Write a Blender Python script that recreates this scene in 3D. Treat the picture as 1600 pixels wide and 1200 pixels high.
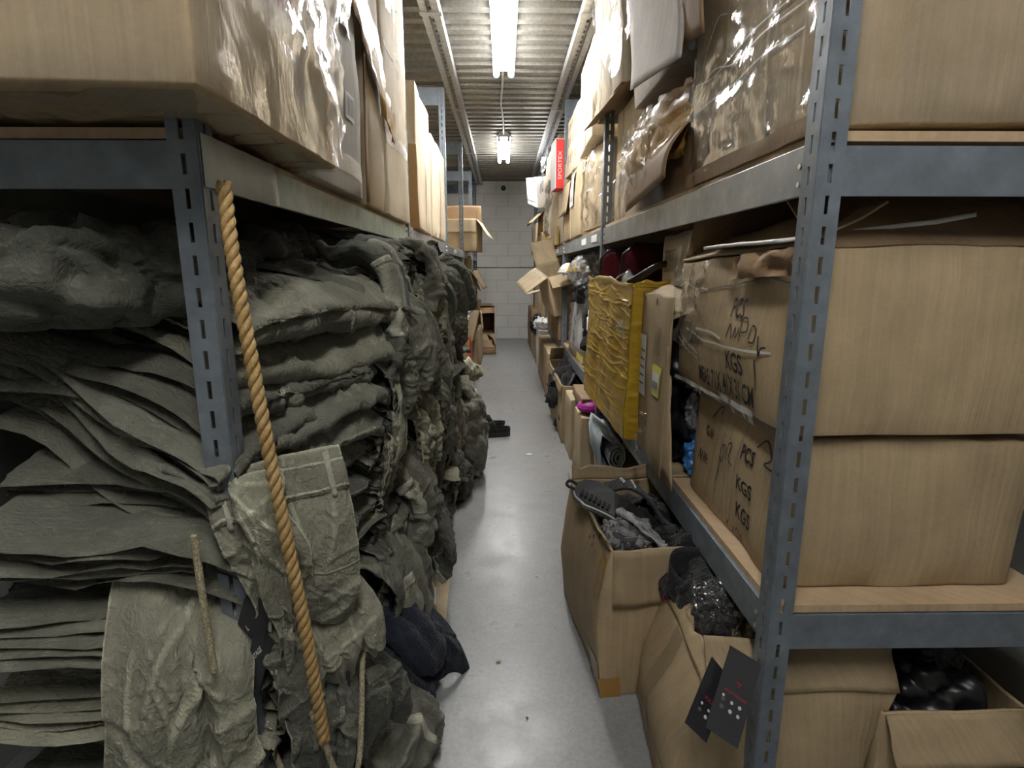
import bpy, bmesh, math, random
import numpy as np
from mathutils import Vector, Matrix, Euler

# ------------------------------------------------------------------ camera, world, exposure
scene = bpy.context.scene
for o in list(bpy.data.objects): bpy.data.objects.remove(o)
COL = scene.collection
cam_data = bpy.data.cameras.new('camera')
cam = bpy.data.objects.new('camera', cam_data); COL.objects.link(cam)
cam_data.sensor_width = 36.0
cam_data.lens = 36.0*870/1600
cam_data.clip_start = 0.02
cam.location = (0, 0, 1.22)
cam.rotation_euler = (math.pi/2-0.204, 0, -0.01463)
scene.camera = cam
world = bpy.data.worlds.new('world'); scene.world = world
world.use_nodes = True
world.node_tree.nodes['Background'].inputs[0].default_value = (0.9, 0.95, 1, 1)
world.node_tree.nodes['Background'].inputs[1].default_value = 0.05
vs = scene.view_settings
vs.view_transform = 'Standard'; vs.look = 'None'; vs.gamma = 1; vs.use_curve_mapping = False
vs.exposure = 1.42
TUBE_POWER = 34.0

random.seed(7)
RNG = np.random.default_rng(5)
# ------------------------------------------------------------------ noise
NT = RNG.random((32, 32, 32))*2-1
def vnoise(p):
    p = np.asarray(p, float); i = np.floor(p).astype(int); f = p-i; f = f*f*(3-2*f)
    i0 = i & 31; i1 = (i+1) & 31
    x, y, z = f[..., 0], f[..., 1], f[..., 2]
    def g(a, b, c): return NT[a[..., 0], b[..., 1], c[..., 2]]
    def l(a, b, t): return a+(b-a)*t
    return l(l(l(g(i0, i0, i0), g(i1, i0, i0), x), l(g(i0, i1, i0), g(i1, i1, i0), x), y),
             l(l(g(i0, i0, i1), g(i1, i0, i1), x), l(g(i0, i1, i1), g(i1, i1, i1), x), y), z)
def fbm(p, o=3):
    p = np.asarray(p, float); r = 0; a = 1.0
    for k in range(o):
        r = r+a*vnoise(p*(2.03**k)+k*7.3); a *= .5
    return r
def ridge(p, o=2):
    p = np.asarray(p, float); r = 0; a = 1.0
    for k in range(o):
        r = r+a*(1-2*np.abs(vnoise(p*(2.1**k)+k*5.1))); a *= .5
    return r

# ------------------------------------------------------------------ materials
MATS = {}
class N:
    def __init__(s, name):
        m = bpy.data.materials.new(name); m.use_nodes = True
        s.m = m; s.t = m.node_tree; s.n = s.t.nodes
        s.b = s.n['Principled BSDF']; s.out = s.n['Material Output']
        MATS[name] = m
    def new(s, typ, **kw):
        n = s.n.new(typ)
        for k, v in kw.items():
            if k.startswith('i_'):
                key = k[2:]
                n.inputs[int(key) if key.isdigit() else key.replace('_', ' ')].default_value = v
            else: setattr(n, k, v)
        return n
    def link(s, a, b): s.t.links.new(a, b)
    def set(s, **kw):
        for k, v in kw.items(): s.b.inputs[k.replace('_', ' ')].default_value = v
    def ramp(s, fac, stops):
        r = s.new('ShaderNodeValToRGB'); e = r.color_ramp.elements
        while len(e) < len(stops): e.new(0.5)
        for q, (p, c) in zip(e, stops): q.position = p; q.color = (*c, 1)
        s.link(fac, r.inputs[0]); return r.outputs[0]
    def noise(s, scale, detail=4, rough=.6, vec=None, dist=0):
        n = s.new('ShaderNodeTexNoise'); n.inputs['Scale'].default_value = scale
        n.inputs['Detail'].default_value = detail; n.inputs['Roughness'].default_value = rough
        n.inputs['Distortion'].default_value = dist
        s.link(vec if vec is not None else s.coord(), n.inputs['Vector']); return n.outputs['Fac']
    def coord(s):
        if not hasattr(s, '_c'): s._c = s.new('ShaderNodeTexCoord').outputs['Object']
        return s._c
    def mapping(s, scale=(1, 1, 1), rot=(0, 0, 0)):
        m = s.new('ShaderNodeMapping'); m.inputs['Scale'].default_value = scale; m.inputs['Rotation'].default_value = rot
        s.link(s.coord(), m.inputs[0]); return m.outputs[0]
    def math(s, op, a, b=None, c=None):
        n = s.new('ShaderNodeMath', operation=op)
        for i, v in enumerate((a, b, c)):
            if v is None: continue
            if isinstance(v, (int, float)): n.inputs[i].default_value = v
            else: s.link(v, n.inputs[i])
        return n.outputs[0]
    def mix(s, fac, a, b, mode='MIX'):
        n = s.new('ShaderNodeMix', data_type='RGBA', blend_type=mode)
        for i, v in ((0, fac), (6, a), (7, b)):
            if isinstance(v, (int, float)): n.inputs[i].default_value = v
            elif isinstance(v, tuple): n.inputs[i].default_value = (*v, 1)
            else: s.link(v, n.inputs[i])
        return n.outputs[2]
    def bump(s, h, strength=.3, dist=.005):
        n = s.new('ShaderNodeBump'); n.inputs['Strength'].default_value = strength
        n.inputs['Distance'].default_value = dist
        s.link(h, n.inputs['Height'])
        if hasattr(s, '_bump'): s.link(s._bump, n.inputs['Normal'])
        s._bump = n.outputs[0]
        s.link(n.outputs[0], s.b.inputs['Normal'])

def cardboard(name, c, dark=.72, flute=.35, gloss=.0, rough=.72):
    k = N(name)
    info = k.new('ShaderNodeObjectInfo')
    sep = k.new('ShaderNodeSeparateXYZ'); k.link(k.coord(), sep.inputs[0])
    u = k.math('ADD', sep.outputs[0], sep.outputs[1])
    comb = k.new('ShaderNodeCombineXYZ'); k.link(k.math('MULTIPLY', u, 85.0), comb.inputs[0])
    k.link(k.math('MULTIPLY', sep.outputs[2], 3.0), comb.inputs[2])
    k.link(k.math('MULTIPLY', info.outputs['Random'], 30.0), comb.inputs[1])
    fl = k.noise(1.0, 2, .6, comb.outputs[0])
    big = k.noise(6, 4, .6); fine = k.noise(150, 3, .6)
    c1 = k.ramp(big, [(.25, tuple(x*dark for x in c)), (.6, c), (.85, tuple(min(1, x*1.12) for x in c))])
    c2 = k.mix(.16, c1, k.ramp(fl, [(.35, tuple(x*.55 for x in c)), (.65, tuple(min(1, x*1.3) for x in c))]))
    c3 = k.mix(.10, c2, k.ramp(fine, [(.35, tuple(x*.5 for x in c)), (.7, tuple(min(1, x*1.2) for x in c))]))
    v = k.math('MULTIPLY_ADD', info.outputs['Random'], .22, .88)
    hsv = k.new('ShaderNodeHueSaturation'); k.link(c3, hsv.inputs['Color']); k.link(v, hsv.inputs['Value'])
    k.link(hsv.outputs[0], k.b.inputs['Base Color'])
    k.set(Roughness=rough)
    k.bump(fl, flute, .004); k.bump(fine, .12, .001); k.bump(big, .25, .01)
    if gloss: k.set(Coat_Weight=gloss, Coat_Roughness=.18)
    return k.m
cardboard('card', (.425, .318, .185))
cardboard('card_light', (.56, .445, .285))
cardboard('card_dark', (.29, .185, .10))
cardboard('card_grey', (.47, .435, .385))
cardboard('card_pale', (.68, .58, .43))
cardboard('card_brown', (.17, .10, .05), rough=.55)
cardboard('card_wrapped', (.45, .32, .18), gloss=.7)
cardboard('particle_board', (.50, .36, .22), flute=.1)

def plain(name, c, rough=.5, metal=0, **kw):
    k = N(name); k.set(Base_Color=(*c, 1), Roughness=rough, Metallic=metal)
    for a, b in kw.items(): k.b.inputs[a.replace('_', ' ')].default_value = b
    return k
def worn(name, c, rough=.45, metal=0, scale=18, amt=.35, bump=.1):
    k = N(name); n = k.noise(scale, 6, .65)
    k.link(k.ramp(n, [(.3, tuple(x*(1-amt) for x in c)), (.65, c), (.9, tuple(min(1, x*(1+amt)) for x in c))]), k.b.inputs['Base Color'])
    k.link(k.ramp(n, [(.2, (rough+.15,)*3), (.8, (rough-.1,)*3)]), k.b.inputs['Roughness'])
    k.set(Metallic=metal); k.bump(n, bump, .002); return k
worn('rack_paint', (.20, .23, .265), .42, .25)
worn('beam_paint', (.30, .325, .35), .36, .35, 9)
worn('beam_green', (.36, .41, .33), .55, 0, 14, .3, .3)
worn('paper_tape', (.66, .64, .58), .6, 0, 30, .12)
worn('galvanised', (.215, .205, .18), .36, .7, 45, .35)
worn('rail_steel', (.42, .43, .43), .36, .7, 30, .3)
worn('conduit_grey', (.55, .55, .55), .4, .4)
plain('slot_dark', (.01, .01, .012), .8)
plain('white_enamel', (.85, .85, .84), .35)
plain('black_plastic', (.012, .012, .014), .35)
plain('black_rubber', (.016, .016, .017), .5)
plain('ink', (.018, .016, .015), .6)
plain('ink_marker', (.03, .03, .035), .5)
plain('ink_red', (.30, .03, .045), .6)
plain('ink_pale', (.62, .62, .62), .6)
plain('ink_grey', (.16, .15, .14), .6)
plain('tag_red', (.45, .03, .05), .5)
plain('tag_black', (.022, .023, .026), .38)
plain('tag_sheen', (.05, .052, .055), .3)
plain('paper', (.80, .81, .83), .6)
plain('sticker_yellow', (.70, .66, .12), .5)
plain('sticker_green', (.30, .50, .12), .5)
plain('magenta', (.42, .015, .33), .45)
plain('orange', (.80, .13, .05), .5)
plain('red_card', (.75, .04, .035), .45)
plain('blue_bag', (.06, .22, .55), .3)
plain('yellow_plastic', (.62, .42, .03), .35)
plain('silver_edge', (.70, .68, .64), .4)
plain('metal_bright', (.75, .75, .75), .25, .9)
k = N('tube_dim'); k.set(Base_Color=(1, 1, 1, 1), Emission_Color=(1, .995, .97, 1), Emission_Strength=TUBE_POWER*.72)
k = N('tube_light'); k.set(Base_Color=(1, 1, 1, 1), Emission_Color=(1, .995, .97, 1), Emission_Strength=TUBE_POWER)

# clear film
def film(name, tint, fac, rough=.12, bump=.6, scale=22, gl=.10, gz=.75):
    """clear film: mostly transparent, mirror-like sheen by Fresnel, a little haze"""
    k = N(name); n = k.noise(scale, 4, .6, dist=1.5)
    k.bump(n, bump, .012)
    k.set(Base_Color=(*tint, 1), Roughness=.4)
    tr = k.new('ShaderNodeBsdfTransparent'); mx = k.new('ShaderNodeMixShader'); mx.inputs[0].default_value = fac
    k.link(tr.outputs[0], mx.inputs[1]); k.link(k.b.outputs[0], mx.inputs[2])
    g = k.new('ShaderNodeBsdfGlossy'); g.inputs['Roughness'].default_value = rough; k.link(k._bump, g.inputs['Normal'])
    lw = k.new('ShaderNodeLayerWeight'); lw.inputs['Blend'].default_value = .5; k.link(k._bump, lw.inputs['Normal'])
    fr = k.math('MULTIPLY_ADD', k.math('POWER', lw.outputs['Facing'], 4.0), gz, .05+gl)
    m2 = k.new('ShaderNodeMixShader'); k.link(fr, m2.inputs[0])
    k.link(mx.outputs[0], m2.inputs[1]); k.link(g.outputs[0], m2.inputs[2]); k.link(m2.outputs[0], k.out.inputs['Surface'])
    return k.m
film('shrink_wrap', (.62, .60, .58), .03, .12, .22, 9, .03)
film('clear_bag', (.62, .64, .67), .26, .16, .4, 18, .03)
film('clear_tape', (.42, .31, .18), .45, .3, .15, 30, -.02, .2)
film('brown_tape', (.44, .235, .045), .90, .2, .3, 20, .0, .4)
k = N('gold_tape'); n = k.noise(24, 5, .65, k.mapping((1, 1, 3)), 1.2)
k.link(k.ramp(n, [(.25, (.33, .195, .010)), (.55, (.46, .29, .018)), (.8, (.54, .36, .03))]), k.b.inputs['Base Color'])
k.set(Roughness=.34, Coat_Weight=.35, Coat_Roughness=.12); k.bump(n, .10, .004)

def cloth(name, c, edge_lift=1.5, weave=900, rough=.88, patch=None):
    k = N(name); info = k.new('ShaderNodeObjectInfo')
    big = k.noise(9, 5, .6); fine = k.noise(120, 3, .7)
    c1 = k.ramp(big, [(.3, tuple(x*.72 for x in c)), (.7, tuple(min(1, x*1.18) for x in c))])
    if patch: c1 = patch(k, c1)
    geo = k.new('ShaderNodeNewGeometry')
    c2 = k.mix(k.ramp(geo.outputs['Pointiness'], [(.51, (0, 0, 0)), (.60, (.8, .8, .8))]), c1, tuple(min(1, x*edge_lift*1.7) for x in c))  # convex folds coloured paler, for worn edges and bright edge highlights together
    hsv = k.new('ShaderNodeHueSaturation'); k.link(c2, hsv.inputs['Color'])
    k.link(k.math('MULTIPLY_ADD', info.outputs['Random'], .45, .78), hsv.inputs['Value'])
    k.link(hsv.outputs[0], k.b.inputs['Base Color'])
    k.set(Roughness=rough, Specular_IOR_Level=.25, Sheen_Weight=.12, Sheen_Roughness=.5)
    wr = k.noise(26, 3, .55, k.mapping((1, 2.2, 1.4)), 1.6)
    wr2 = k.noise(60, 2, .5, k.mapping((1.6, 1, .7), (.6, .4, .3)), 2.2)
    k.bump(wr, .6, .016); k.bump(wr2, .2, .006); k.bump(fine, .25, .0015)
    return k.m
cloth('olive_cloth', (.150, .148, .116))
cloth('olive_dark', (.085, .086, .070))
cloth('olive_light', (.245, .238, .178))
cloth('khaki_cloth', (.19, .165, .115))
cloth('olive_seam', (.195, .19, .15))
cloth('pale_seam', (.34, .33, .26))
cloth('navy_cloth', (.016, .020, .032), 1.3)
cloth('black_cloth', (.012, .012, .013), 1.6)
cloth('maroon_cloth', (.10, .008, .022), 1.3)
def camo(k, c1):
    a = k.noise(11, 2, .5, dist=1.0); b = k.noise(16, 2, .5, k.mapping((1, 1, 1), (1, 2, .5)), 1.0)
    x = k.mix(k.ramp(a, [(.49, (0, 0, 0)), (.51, (1, 1, 1))]), (.20, .17, .10), (.10, .11, .055))
    return k.mix(k.ramp(b, [(.57, (0, 0, 0)), (.59, (1, 1, 1))]), x, (.06, .04, .022))
cloth('camo_cloth', (.2, .17, .1), 1.2, patch=camo)
def gcamo(k, c1):
    a = k.noise(22, 2, .5, dist=1.0)
    return k.mix(k.ramp(a, [(.5, (0, 0, 0)), (.52, (1, 1, 1))]), (.20, .20, .20), (.07, .07, .075))
cloth('grey_camo', (.2, .2, .2), 1.2, patch=gcamo)
def matcol(k, c1):
    a = k.noise(14, 4, .65, dist=1.0)
    return k.ramp(a, [(.38, (.035, .045, .05)), (.5, (.19, .23, .25)), (.62, (.36, .43, .46))])
cloth('mat_foam', (.3, .35, .38), 1.1, patch=matcol)
plain('mat_edge', (.40, .45, .47), .6)

# rope
k = N('rope_fibre'); n = k.noise(160, 3, .7); n2 = k.noise(14, 2, .5)
k.link(k.mix(.35, k.ramp(n, [(.3, (.26, .15, .045)), (.7, (.55, .37, .15))]), k.ramp(n2, [(.3, (.30, .17, .05)), (.7, (.52, .38, .18))])), k.b.inputs['Base Color'])
k.set(Roughness=.7); k.bump(n, .5, .002)
k = N('cord_fibre'); n = k.noise(300, 2, .7)
k.link(k.ramp(n, [(.4, (.20, .17, .10)), (.6, (.42, .37, .25))]), k.b.inputs['Base Color']); k.set(Roughness=.7)

# concrete floor
k = N('concrete'); a = k.noise(1.6, 6, .6); b = k.noise(9, 6, .65); c = k.noise(70, 4, .7); d = k.noise(3.2, 3, .5, dist=2.0)
base = k.ramp(a, [(.3, (.19, .196, .196)), (.55, (.245, .253, .254)), (.75, (.30, .308, .31))])
base = k.mix(.35, base, k.ramp(b, [(.3, (.19, .19, .185)), (.6, (.32, .325, .32)), (.8, (.42, .42, .415))]))
base = k.mix(.25, base, k.ramp(c, [(.35, (.2, .2, .2)), (.6, (.45, .45, .45))]))
base = k.mix(k.ramp(d, [(.66, (0, 0, 0)), (.74, (.5, .5, .5))]), base, (.20, .195, .185))
sp = k.noise(38, 2, .5)
base = k.mix(k.ramp(sp, [(.73, (0, 0, 0)), (.76, (.6, .6, .6))]), base, (.13, .13, .125))
k.link(base, k.b.inputs['Base Color'])
k.link(k.ramp(b, [(.3, (.40,)*3), (.7, (.25,)*3)]), k.b.inputs['Roughness'])
k.set(Specular_IOR_Level=.5); k.bump(b, .08, .01); k.bump(c, .06, .003)
# painted block
k = N('block_paint'); a = k.noise(2.5, 5, .6); b = k.noise(60, 4, .7); c = k.noise(8, 3, .6, k.mapping((1, 1, .35)))
base = k.ramp(a, [(.3, (.76, .755, .72)), (.7, (.86, .855, .83))])
base = k.mix(k.ramp(c, [(.62, (0, 0, 0)), (.8, (.35, .35, .35))]), base, (.42, .41, .38))
k.link(base, k.b.inputs['Base Color']); k.set(Roughness=.6); k.bump(b, .25, .004)
worn('side_wall_low_bounce', (.34, .34, .32), .7, 0, 4, .2)  # walls out of view, toned dark to cut bounced fill light
plain('mortar', (.60, .59, .55), .8)
# plywood for deck seam etc.

# ------------------------------------------------------------------ object helpers
def tag(o, label, cat, group=None, kind=None):
    if label: o['label'] = label
    if cat: o['category'] = cat
    if group: o['group'] = group
    if kind: o['kind'] = kind
    return o
def link(name, mesh, parent=None, mats=None):
    o = bpy.data.objects.new(name, mesh); COL.objects.link(o)
    if parent: o.parent = parent
    if mats:
        for m in ([mats] if isinstance(mats, str) else mats): mesh.materials.append(MATS[m])
    return o
def empty(name, loc=(0, 0, 0), rot=(0, 0, 0)):
    o = bpy.data.objects.new(name, None); COL.objects.link(o); o.location = loc; o.rotation_euler = rot
    o.empty_display_size = .05
    return o
def thing(name, label, cat, loc=(0, 0, 0), rot=(0, 0, 0), group=None):
    return tag(empty(name, loc, rot), label, cat, group)
def mesh_from(name, v, f, smooth=False):
    m = bpy.data.meshes.new(name)
    m.from_pydata([tuple(map(float, p)) for p in v], [], [tuple(map(int, q)) for q in f]); m.update()
    if smooth: m.shade_smooth()
    return m
def part(name, v, f, mat, parent=None, smooth=False, solid=0, bevel=0, off=-1):
    o = link(name, mesh_from(name, v, f, smooth), parent, mat)
    if solid:
        s = o.modifiers.new('solid', 'SOLIDIFY'); s.thickness = solid; s.offset = off
    if bevel:
        b = o.modifiers.new('bevel', 'BEVEL'); b.width = bevel; b.segments = 2; b.limit_method = 'ANGLE'
    return o
class MB:
    def __init__(s): s.v = []; s.f = []
    def add(s, v, f):
        n = len(s.v); s.v += [tuple(p) for p in v]; s.f += [tuple(i+n for i in q) for q in f]; return s
    def box(s, x0, x1, y0, y1, z0, z1):
        return s.add([(x0, y0, z0), (x1, y0, z0), (x1, y1, z0), (x0, y1, z0), (x0, y0, z1), (x1, y0, z1), (x1, y1, z1), (x0, y1, z1)],
                     [(0, 3, 2, 1), (4, 5, 6, 7), (0, 1, 5, 4), (1, 2, 6, 5), (2, 3, 7, 6), (3, 0, 4, 7)])
    def tube(s, pts, r, n=8, cap=True):
        v, f = tube_geo(pts, r, n, cap); return s.add(v, f)
    def build(s, name, mat, parent=None, smooth=False, bevel=0, solid=0): return part(name, s.v, s.f, mat, parent, smooth, solid, bevel)
def catmull(pts, n):
    P = np.array(pts, float)
    if len(P) == 2: return P[0]+(P[1]-P[0])*np.linspace(0, 1, n)[:, None]
    E_ = np.vstack([2*P[0]-P[1], P, 2*P[-1]-P[-2]])
    t = np.linspace(0, len(P)-1-1e-9, n); i = t.astype(int); u = (t-i)[:, None]
    a, b, c, d = E_[i], E_[i+1], E_[i+2], E_[i+3]
    return .5*((2*b)+(-a+c)*u+(2*a-5*b+4*c-d)*u*u+(-a+3*b-3*c+d)*u**3)
def frames(P):
    T = np.gradient(P, axis=0); T /= np.linalg.norm(T, axis=1)[:, None]+1e-12
    up = np.array([0, 0, 1.]) if abs(T[0][2]) < .9 else np.array([1., 0, 0])
    A = []; a = np.cross(T[0], up); a /= np.linalg.norm(a)
    for t in T:
        a = a-t*(a@t); a /= np.linalg.norm(a)+1e-12; A.append(a)
    A = np.array(A); return T, A, np.cross(T, A)
def tube_geo(pts, r, n=8, cap=True):
    P = np.array(pts, float); T, A, B = frames(P); m = len(P)
    r = np.broadcast_to(np.asarray(r, float), (m,))
    th = np.arange(n)*2*math.pi/n
    v = (P[:, None]+r[:, None, None]*(np.cos(th)[None, :, None]*A[:, None]+np.sin(th)[None, :, None]*B[:, None])).reshape(-1, 3)
    f = [(i*n+j, i*n+(j+1) % n, (i+1)*n+(j+1) % n, (i+1)*n+j) for i in range(m-1) for j in range(n)]
    if cap: f += [tuple(range(n))[::-1], tuple((m-1)*n+j for j in range(n))]
    return v, f
def grid_faces(a, b, close=False):
    f = []
    for i in range(a-1):
        for j in range(b if close else b-1):
            f.append((i*b+j, i*b+(j+1) % b, (i+1)*b+(j+1) % b, (i+1)*b+j))
    return f
def copy_tree(o, parent=None):
    c = o.copy(); COL.objects.link(c)
    if parent: c.parent = parent
    for ch in list(o.children): copy_tree(ch, c)
    return c
def text_mesh(s, size, bold=0.0, extrude=0):
    cu = bpy.data.curves.new('t', 'FONT'); cu.body = s; cu.size = size; cu.align_x = 'CENTER'; cu.align_y = 'CENTER'
    cu.offset = bold; cu.resolution_u = 3
    o = bpy.data.objects.new('t', cu); COL.objects.link(o)
    dg = bpy.context.evaluated_depsgraph_get(); dg.update()
    me = bpy.data.meshes.new_from_object(o.evaluated_get(dg))
    v = np.array([tuple(q.co) for q in me.vertices]) if len(me.vertices) else np.zeros((0, 3))
    f = [tuple(p.vertices) for p in me.polygons]
    bpy.data.objects.remove(o); bpy.data.curves.remove(cu); bpy.data.meshes.remove(me)
    return v, f

# ------------------------------------------------------------------ cartons
FR = {'-x': ((-1, 0, 0), (0, -1, 0)), '+x': ((1, 0, 0), (0, 1, 0)), '-y': ((0, -1, 0), (1, 0, 0)), '+y': ((0, 1, 0), (-1, 0, 0)),
      '+z': ((0, 0, 1), (1, 0, 0)), '-z': ((0, 0, -1), (1, 0, 0))}
class Carton:
    """A slightly crushed cardboard box. x0..z1 is its undeformed extent."""
    def __init__(s, label, x0, x1, y0, y1, z0, z1, rot=(0, 0, 0), mat='card', omit=(), bulge=.008, wob=.006, seed=None,
                 name='carton', cat='box', group=None, crush=0, warp=None):
        s.S = np.array([x1-x0, y1-y0, z1-z0]); s.sd = seed if seed is not None else random.random()*50
        s.bulge, s.wob, s.crush, s.warp = bulge, wob, crush, warp
        s.t = thing(name, label, cat, ((x0+x1)/2, (y0+y1)/2, z0), rot, group); s.mat = mat
        r = .006
        def lines(L):
            n = max(4, min(12, int(L/.05))); return np.concatenate([[0, r], np.linspace(r, L-r, n+1)[1:-1], [L-r, L]])
        G = [lines(L) for L in s.S]
        vs_, fs = [], []
        for face in ('-x', '+x', '-y', '+y', '+z', '-z'):
            if face in omit: continue
            ax = 'xyz'.index(face[1]); sg = 1 if face[0] == '+' else 0
            a, b = [i for i in range(3) if i != ax]
            A, B = np.meshgrid(G[a], G[b], indexing='ij')
            P = np.zeros(A.shape+(3,)); P[..., a] = A; P[..., b] = B; P[..., ax] = s.S[ax]*sg
            n0 = len(vs_); vs_ += list(P.reshape(-1, 3))
            ff = grid_faces(*A.shape)
            flip = (sg == 1) == (ax == 1)
            fs += [tuple(n0+i for i in (q[::-1] if flip else q)) for q in ff]
        V = np.array(vs_); Q = np.clip(V, r, s.S-r); D = V-Q; L = np.linalg.norm(D, axis=1)
        rnd = (np.sum(np.abs(D) > 1e-9, axis=1) > 1)
        V[rnd] = Q[rnd]+D[rnd]/L[rnd][:, None]*r
        if omit:   # keep open rims straight
            V2 = np.array(vs_)
            for face in omit:
                ax = 'xyz'.index(face[1]); lim = s.S[ax] if face[0] == '+' else 0
                near = np.abs(V2[:, ax]-lim) < r*1.01
                V[near, ax] = V2[near, ax]
        V = V-np.array([s.S[0]/2, s.S[1]/2, 0])
        bm = bmesh.new(); bv = [bm.verts.new(p) for p in s.D(V)]
        for q in fs:
            try: bm.faces.new([bv[i] for i in q])
            except ValueError: pass
        bmesh.ops.remove_doubles(bm, verts=bm.verts, dist=.0008)
        bmesh.ops.recalc_face_normals(bm, faces=bm.faces)
        me = bpy.data.meshes.new('body'); bm.to_mesh(me); bm.free(); me.shade_smooth()
        s.body = link('body', me, s.t, mat)
        try: me.set_sharp_from_angle(angle=math.radians(50))
        except Exception: pass
        if omit:
            m = s.body.modifiers.new('solid', 'SOLIDIFY'); m.thickness = .006; m.offset = -1
    def D(s, P):
        P = np.array(P, float); H = s.S/2
        n = np.stack([P[..., 0]/H[0], P[..., 1]/H[1], P[..., 2]/H[2]-1], -1)
        nc = np.clip(n, -1, 1); w = 1-nc**2
        out = P.copy()
        for ax in range(3):
            o1, o2 = [i for i in range(3) if i != ax]
            out[..., ax] += np.sign(n[..., ax])*np.abs(nc[..., ax])**3*s.bulge*w[..., o1]*w[..., o2]*(.6+.8*vnoise(np.stack([n[..., o1]*.8+s.sd, n[..., o2]*.8, n[..., ax]*0+ax*3+s.sd], -1)))
        q = P*7+s.sd
        for ax in range(3):
            out[..., ax] += s.wob*vnoise(q+ax*11.7)+s.wob*.35*vnoise(q*3.1+ax*5)
        zz = P[..., 2] <= .004
        out[..., 2] = np.where(zz, P[..., 2], out[..., 2])
        if s.crush:
            c = np.clip((n[..., 2]-.3)/.7, 0, 1); out[..., 2] -= s.crush*c*(.5+.5*vnoise(np.stack([n[..., 0]+s.sd, n[..., 1], n[..., 2]*0], -1)))
        if s.warp: out = s.warp(out, n)
        return out
    def fp(s, face, u, v, off=0.001):
        nrm, rt = (np.array(q, float) for q in FR[face]); H = s.S/2
        u = np.asarray(u, float); v = np.asarray(v, float)
        if face[1] == 'z':
            c = np.array([0, 0, s.S[2] if face[0] == '+' else 0.]); up = np.array([0, 1., 0])
        else:
            c = nrm*np.array([H[0], H[1], 0]); up = np.array([0, 0, 1.])
        P = c+u[..., None]*rt+v[..., None]*up
        return s.D(P)+nrm*off
    def patch(s, name, face, u0, u1, v0, v1, mat, off=.0015, nu=8, nv=8, wr=0, skew=0, solid=0):
        U, V = np.meshgrid(np.linspace(u0, u1, nu), np.linspace(v0, v1, nv), indexing='ij')
        U = U+skew*(V-v0)
        P = s.fp(face, U, V, off)
        if wr: P = P+np.array(FR[face][0])*(wr*(.6+ridge(np.stack([U*14+s.sd, V*22, U*0], -1)))[..., None])
        f = grid_faces(nu, nv)
        nr = np.cross(P[1, 0]-P[0, 0], P[0, 1]-P[0, 0])
        if nr@np.array(FR[face][0], float) < 0: f = [q[::-1] for q in f]
        return part(name, P.reshape(-1, 3), f, mat, s.t, True, solid)
    def text(s, st, face, u, v, size, mat='ink', rot=0, sx=1, bold=0, shear=0, name='printed_text'):
        tv, tf = text_mesh(st, size, bold)
        if not len(tv): return
        x = tv[:, 0]*sx+shear*tv[:, 1]; y = tv[:, 1]; c_, s_ = math.cos(rot), math.sin(rot)
        P = s.fp(face, u+x*c_-y*s_, v+x*s_+y*c_, .0042)
        return part(name, P, tf, mat, s.t)
    def stroke(s, face, pts, r=.0022, mat='ink_marker', name='marker_writing'):
        p = catmull([(a, b, 0) for a, b in pts], len(pts)*5)
        d = np.gradient(p, axis=0); d /= np.linalg.norm(d, axis=1)[:, None]+1e-9
        nn = np.stack([-d[:, 1], d[:, 0]], -1)*r
        L = s.fp(face, p[:, 0]+nn[:, 0], p[:, 1]+nn[:, 1], .004); R = s.fp(face, p[:, 0]-nn[:, 0], p[:, 1]-nn[:, 1], .004)
        m = len(p); return part(name, np.vstack([L, R]), [(i, i+1, m+i+1, m+i) for i in range(m-1)], mat, s.t)
    def flap(s, side, ln, ang, mat=None, bend=.0, inset=.004, z=None, skew=0, name='flap', torn=0, solid=.005):
        """flap hinged on a top edge; ang 0 = closed, 90 = upright, 180 = level outwards, 265 = hanging outside"""
        nrm, rt = (np.array(q, float) for q in FR[side]); H = s.S/2
        half = H[1] if side[1] == 'x' else H[0]; half -= inset
        top = s.S[2] if z is None else z
        c = nrm*np.array([H[0], H[1], 0])+np.array([0, 0, top])
        nu, nv = 11, 9
        U, V = np.meshgrid(np.linspace(-half, half, nu), np.linspace(0, 1, nv), indexing='ij')
        a = math.radians(ang)
        base = s.D(c+U[:, :1, None]*rt)
        A = a+bend*V**1.5
        dirn = np.cos(A)[..., None]*(-nrm)+np.sin(A)[..., None]*np.array([0, 0, 1.])
        lv = ln*V*(1+torn*vnoise(np.stack([U*25+s.sd, U*0, U*0], -1)))
        P = base+dirn*lv[..., None]+rt*(skew*V)[..., None]+(.004*vnoise(np.stack([U*9+s.sd, V*3, U*0+ang], -1)))[..., None]*np.cross(rt, dirn)
        if ang > 200: P = P+nrm*.006
        return part(name, P.reshape(-1, 3), grid_faces(nu, nv), mat or s.mat, s.t, True, solid)
    def panel(s, corners, mat=None, name='flap', bend=0, nu=9, nv=9, solid=.005, rough=.004):
        a, b, c, d = (np.array(q, float) for q in corners)   # a-b bottom edge, d-c top edge, in the carton's own coordinates
        U, V = np.meshgrid(np.linspace(0, 1, nu), np.linspace(0, 1, nv), indexing='ij')
        U, V = U[..., None], V[..., None]
        P = (a*(1-U)+b*U)*(1-V)+(d*(1-U)+c*U)*V
        n = np.cross(b-a, d-a); n /= np.linalg.norm(n)+1e-9
        P = P+n*bend*(4*V*(1-V))+n*rough*vnoise(np.concatenate([U*4+s.sd, V*4, U*0], -1))[..., None]
        return part(name, P.reshape(-1, 3), grid_faces(nu, nv), mat or s.mat, s.t, True, solid)
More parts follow.
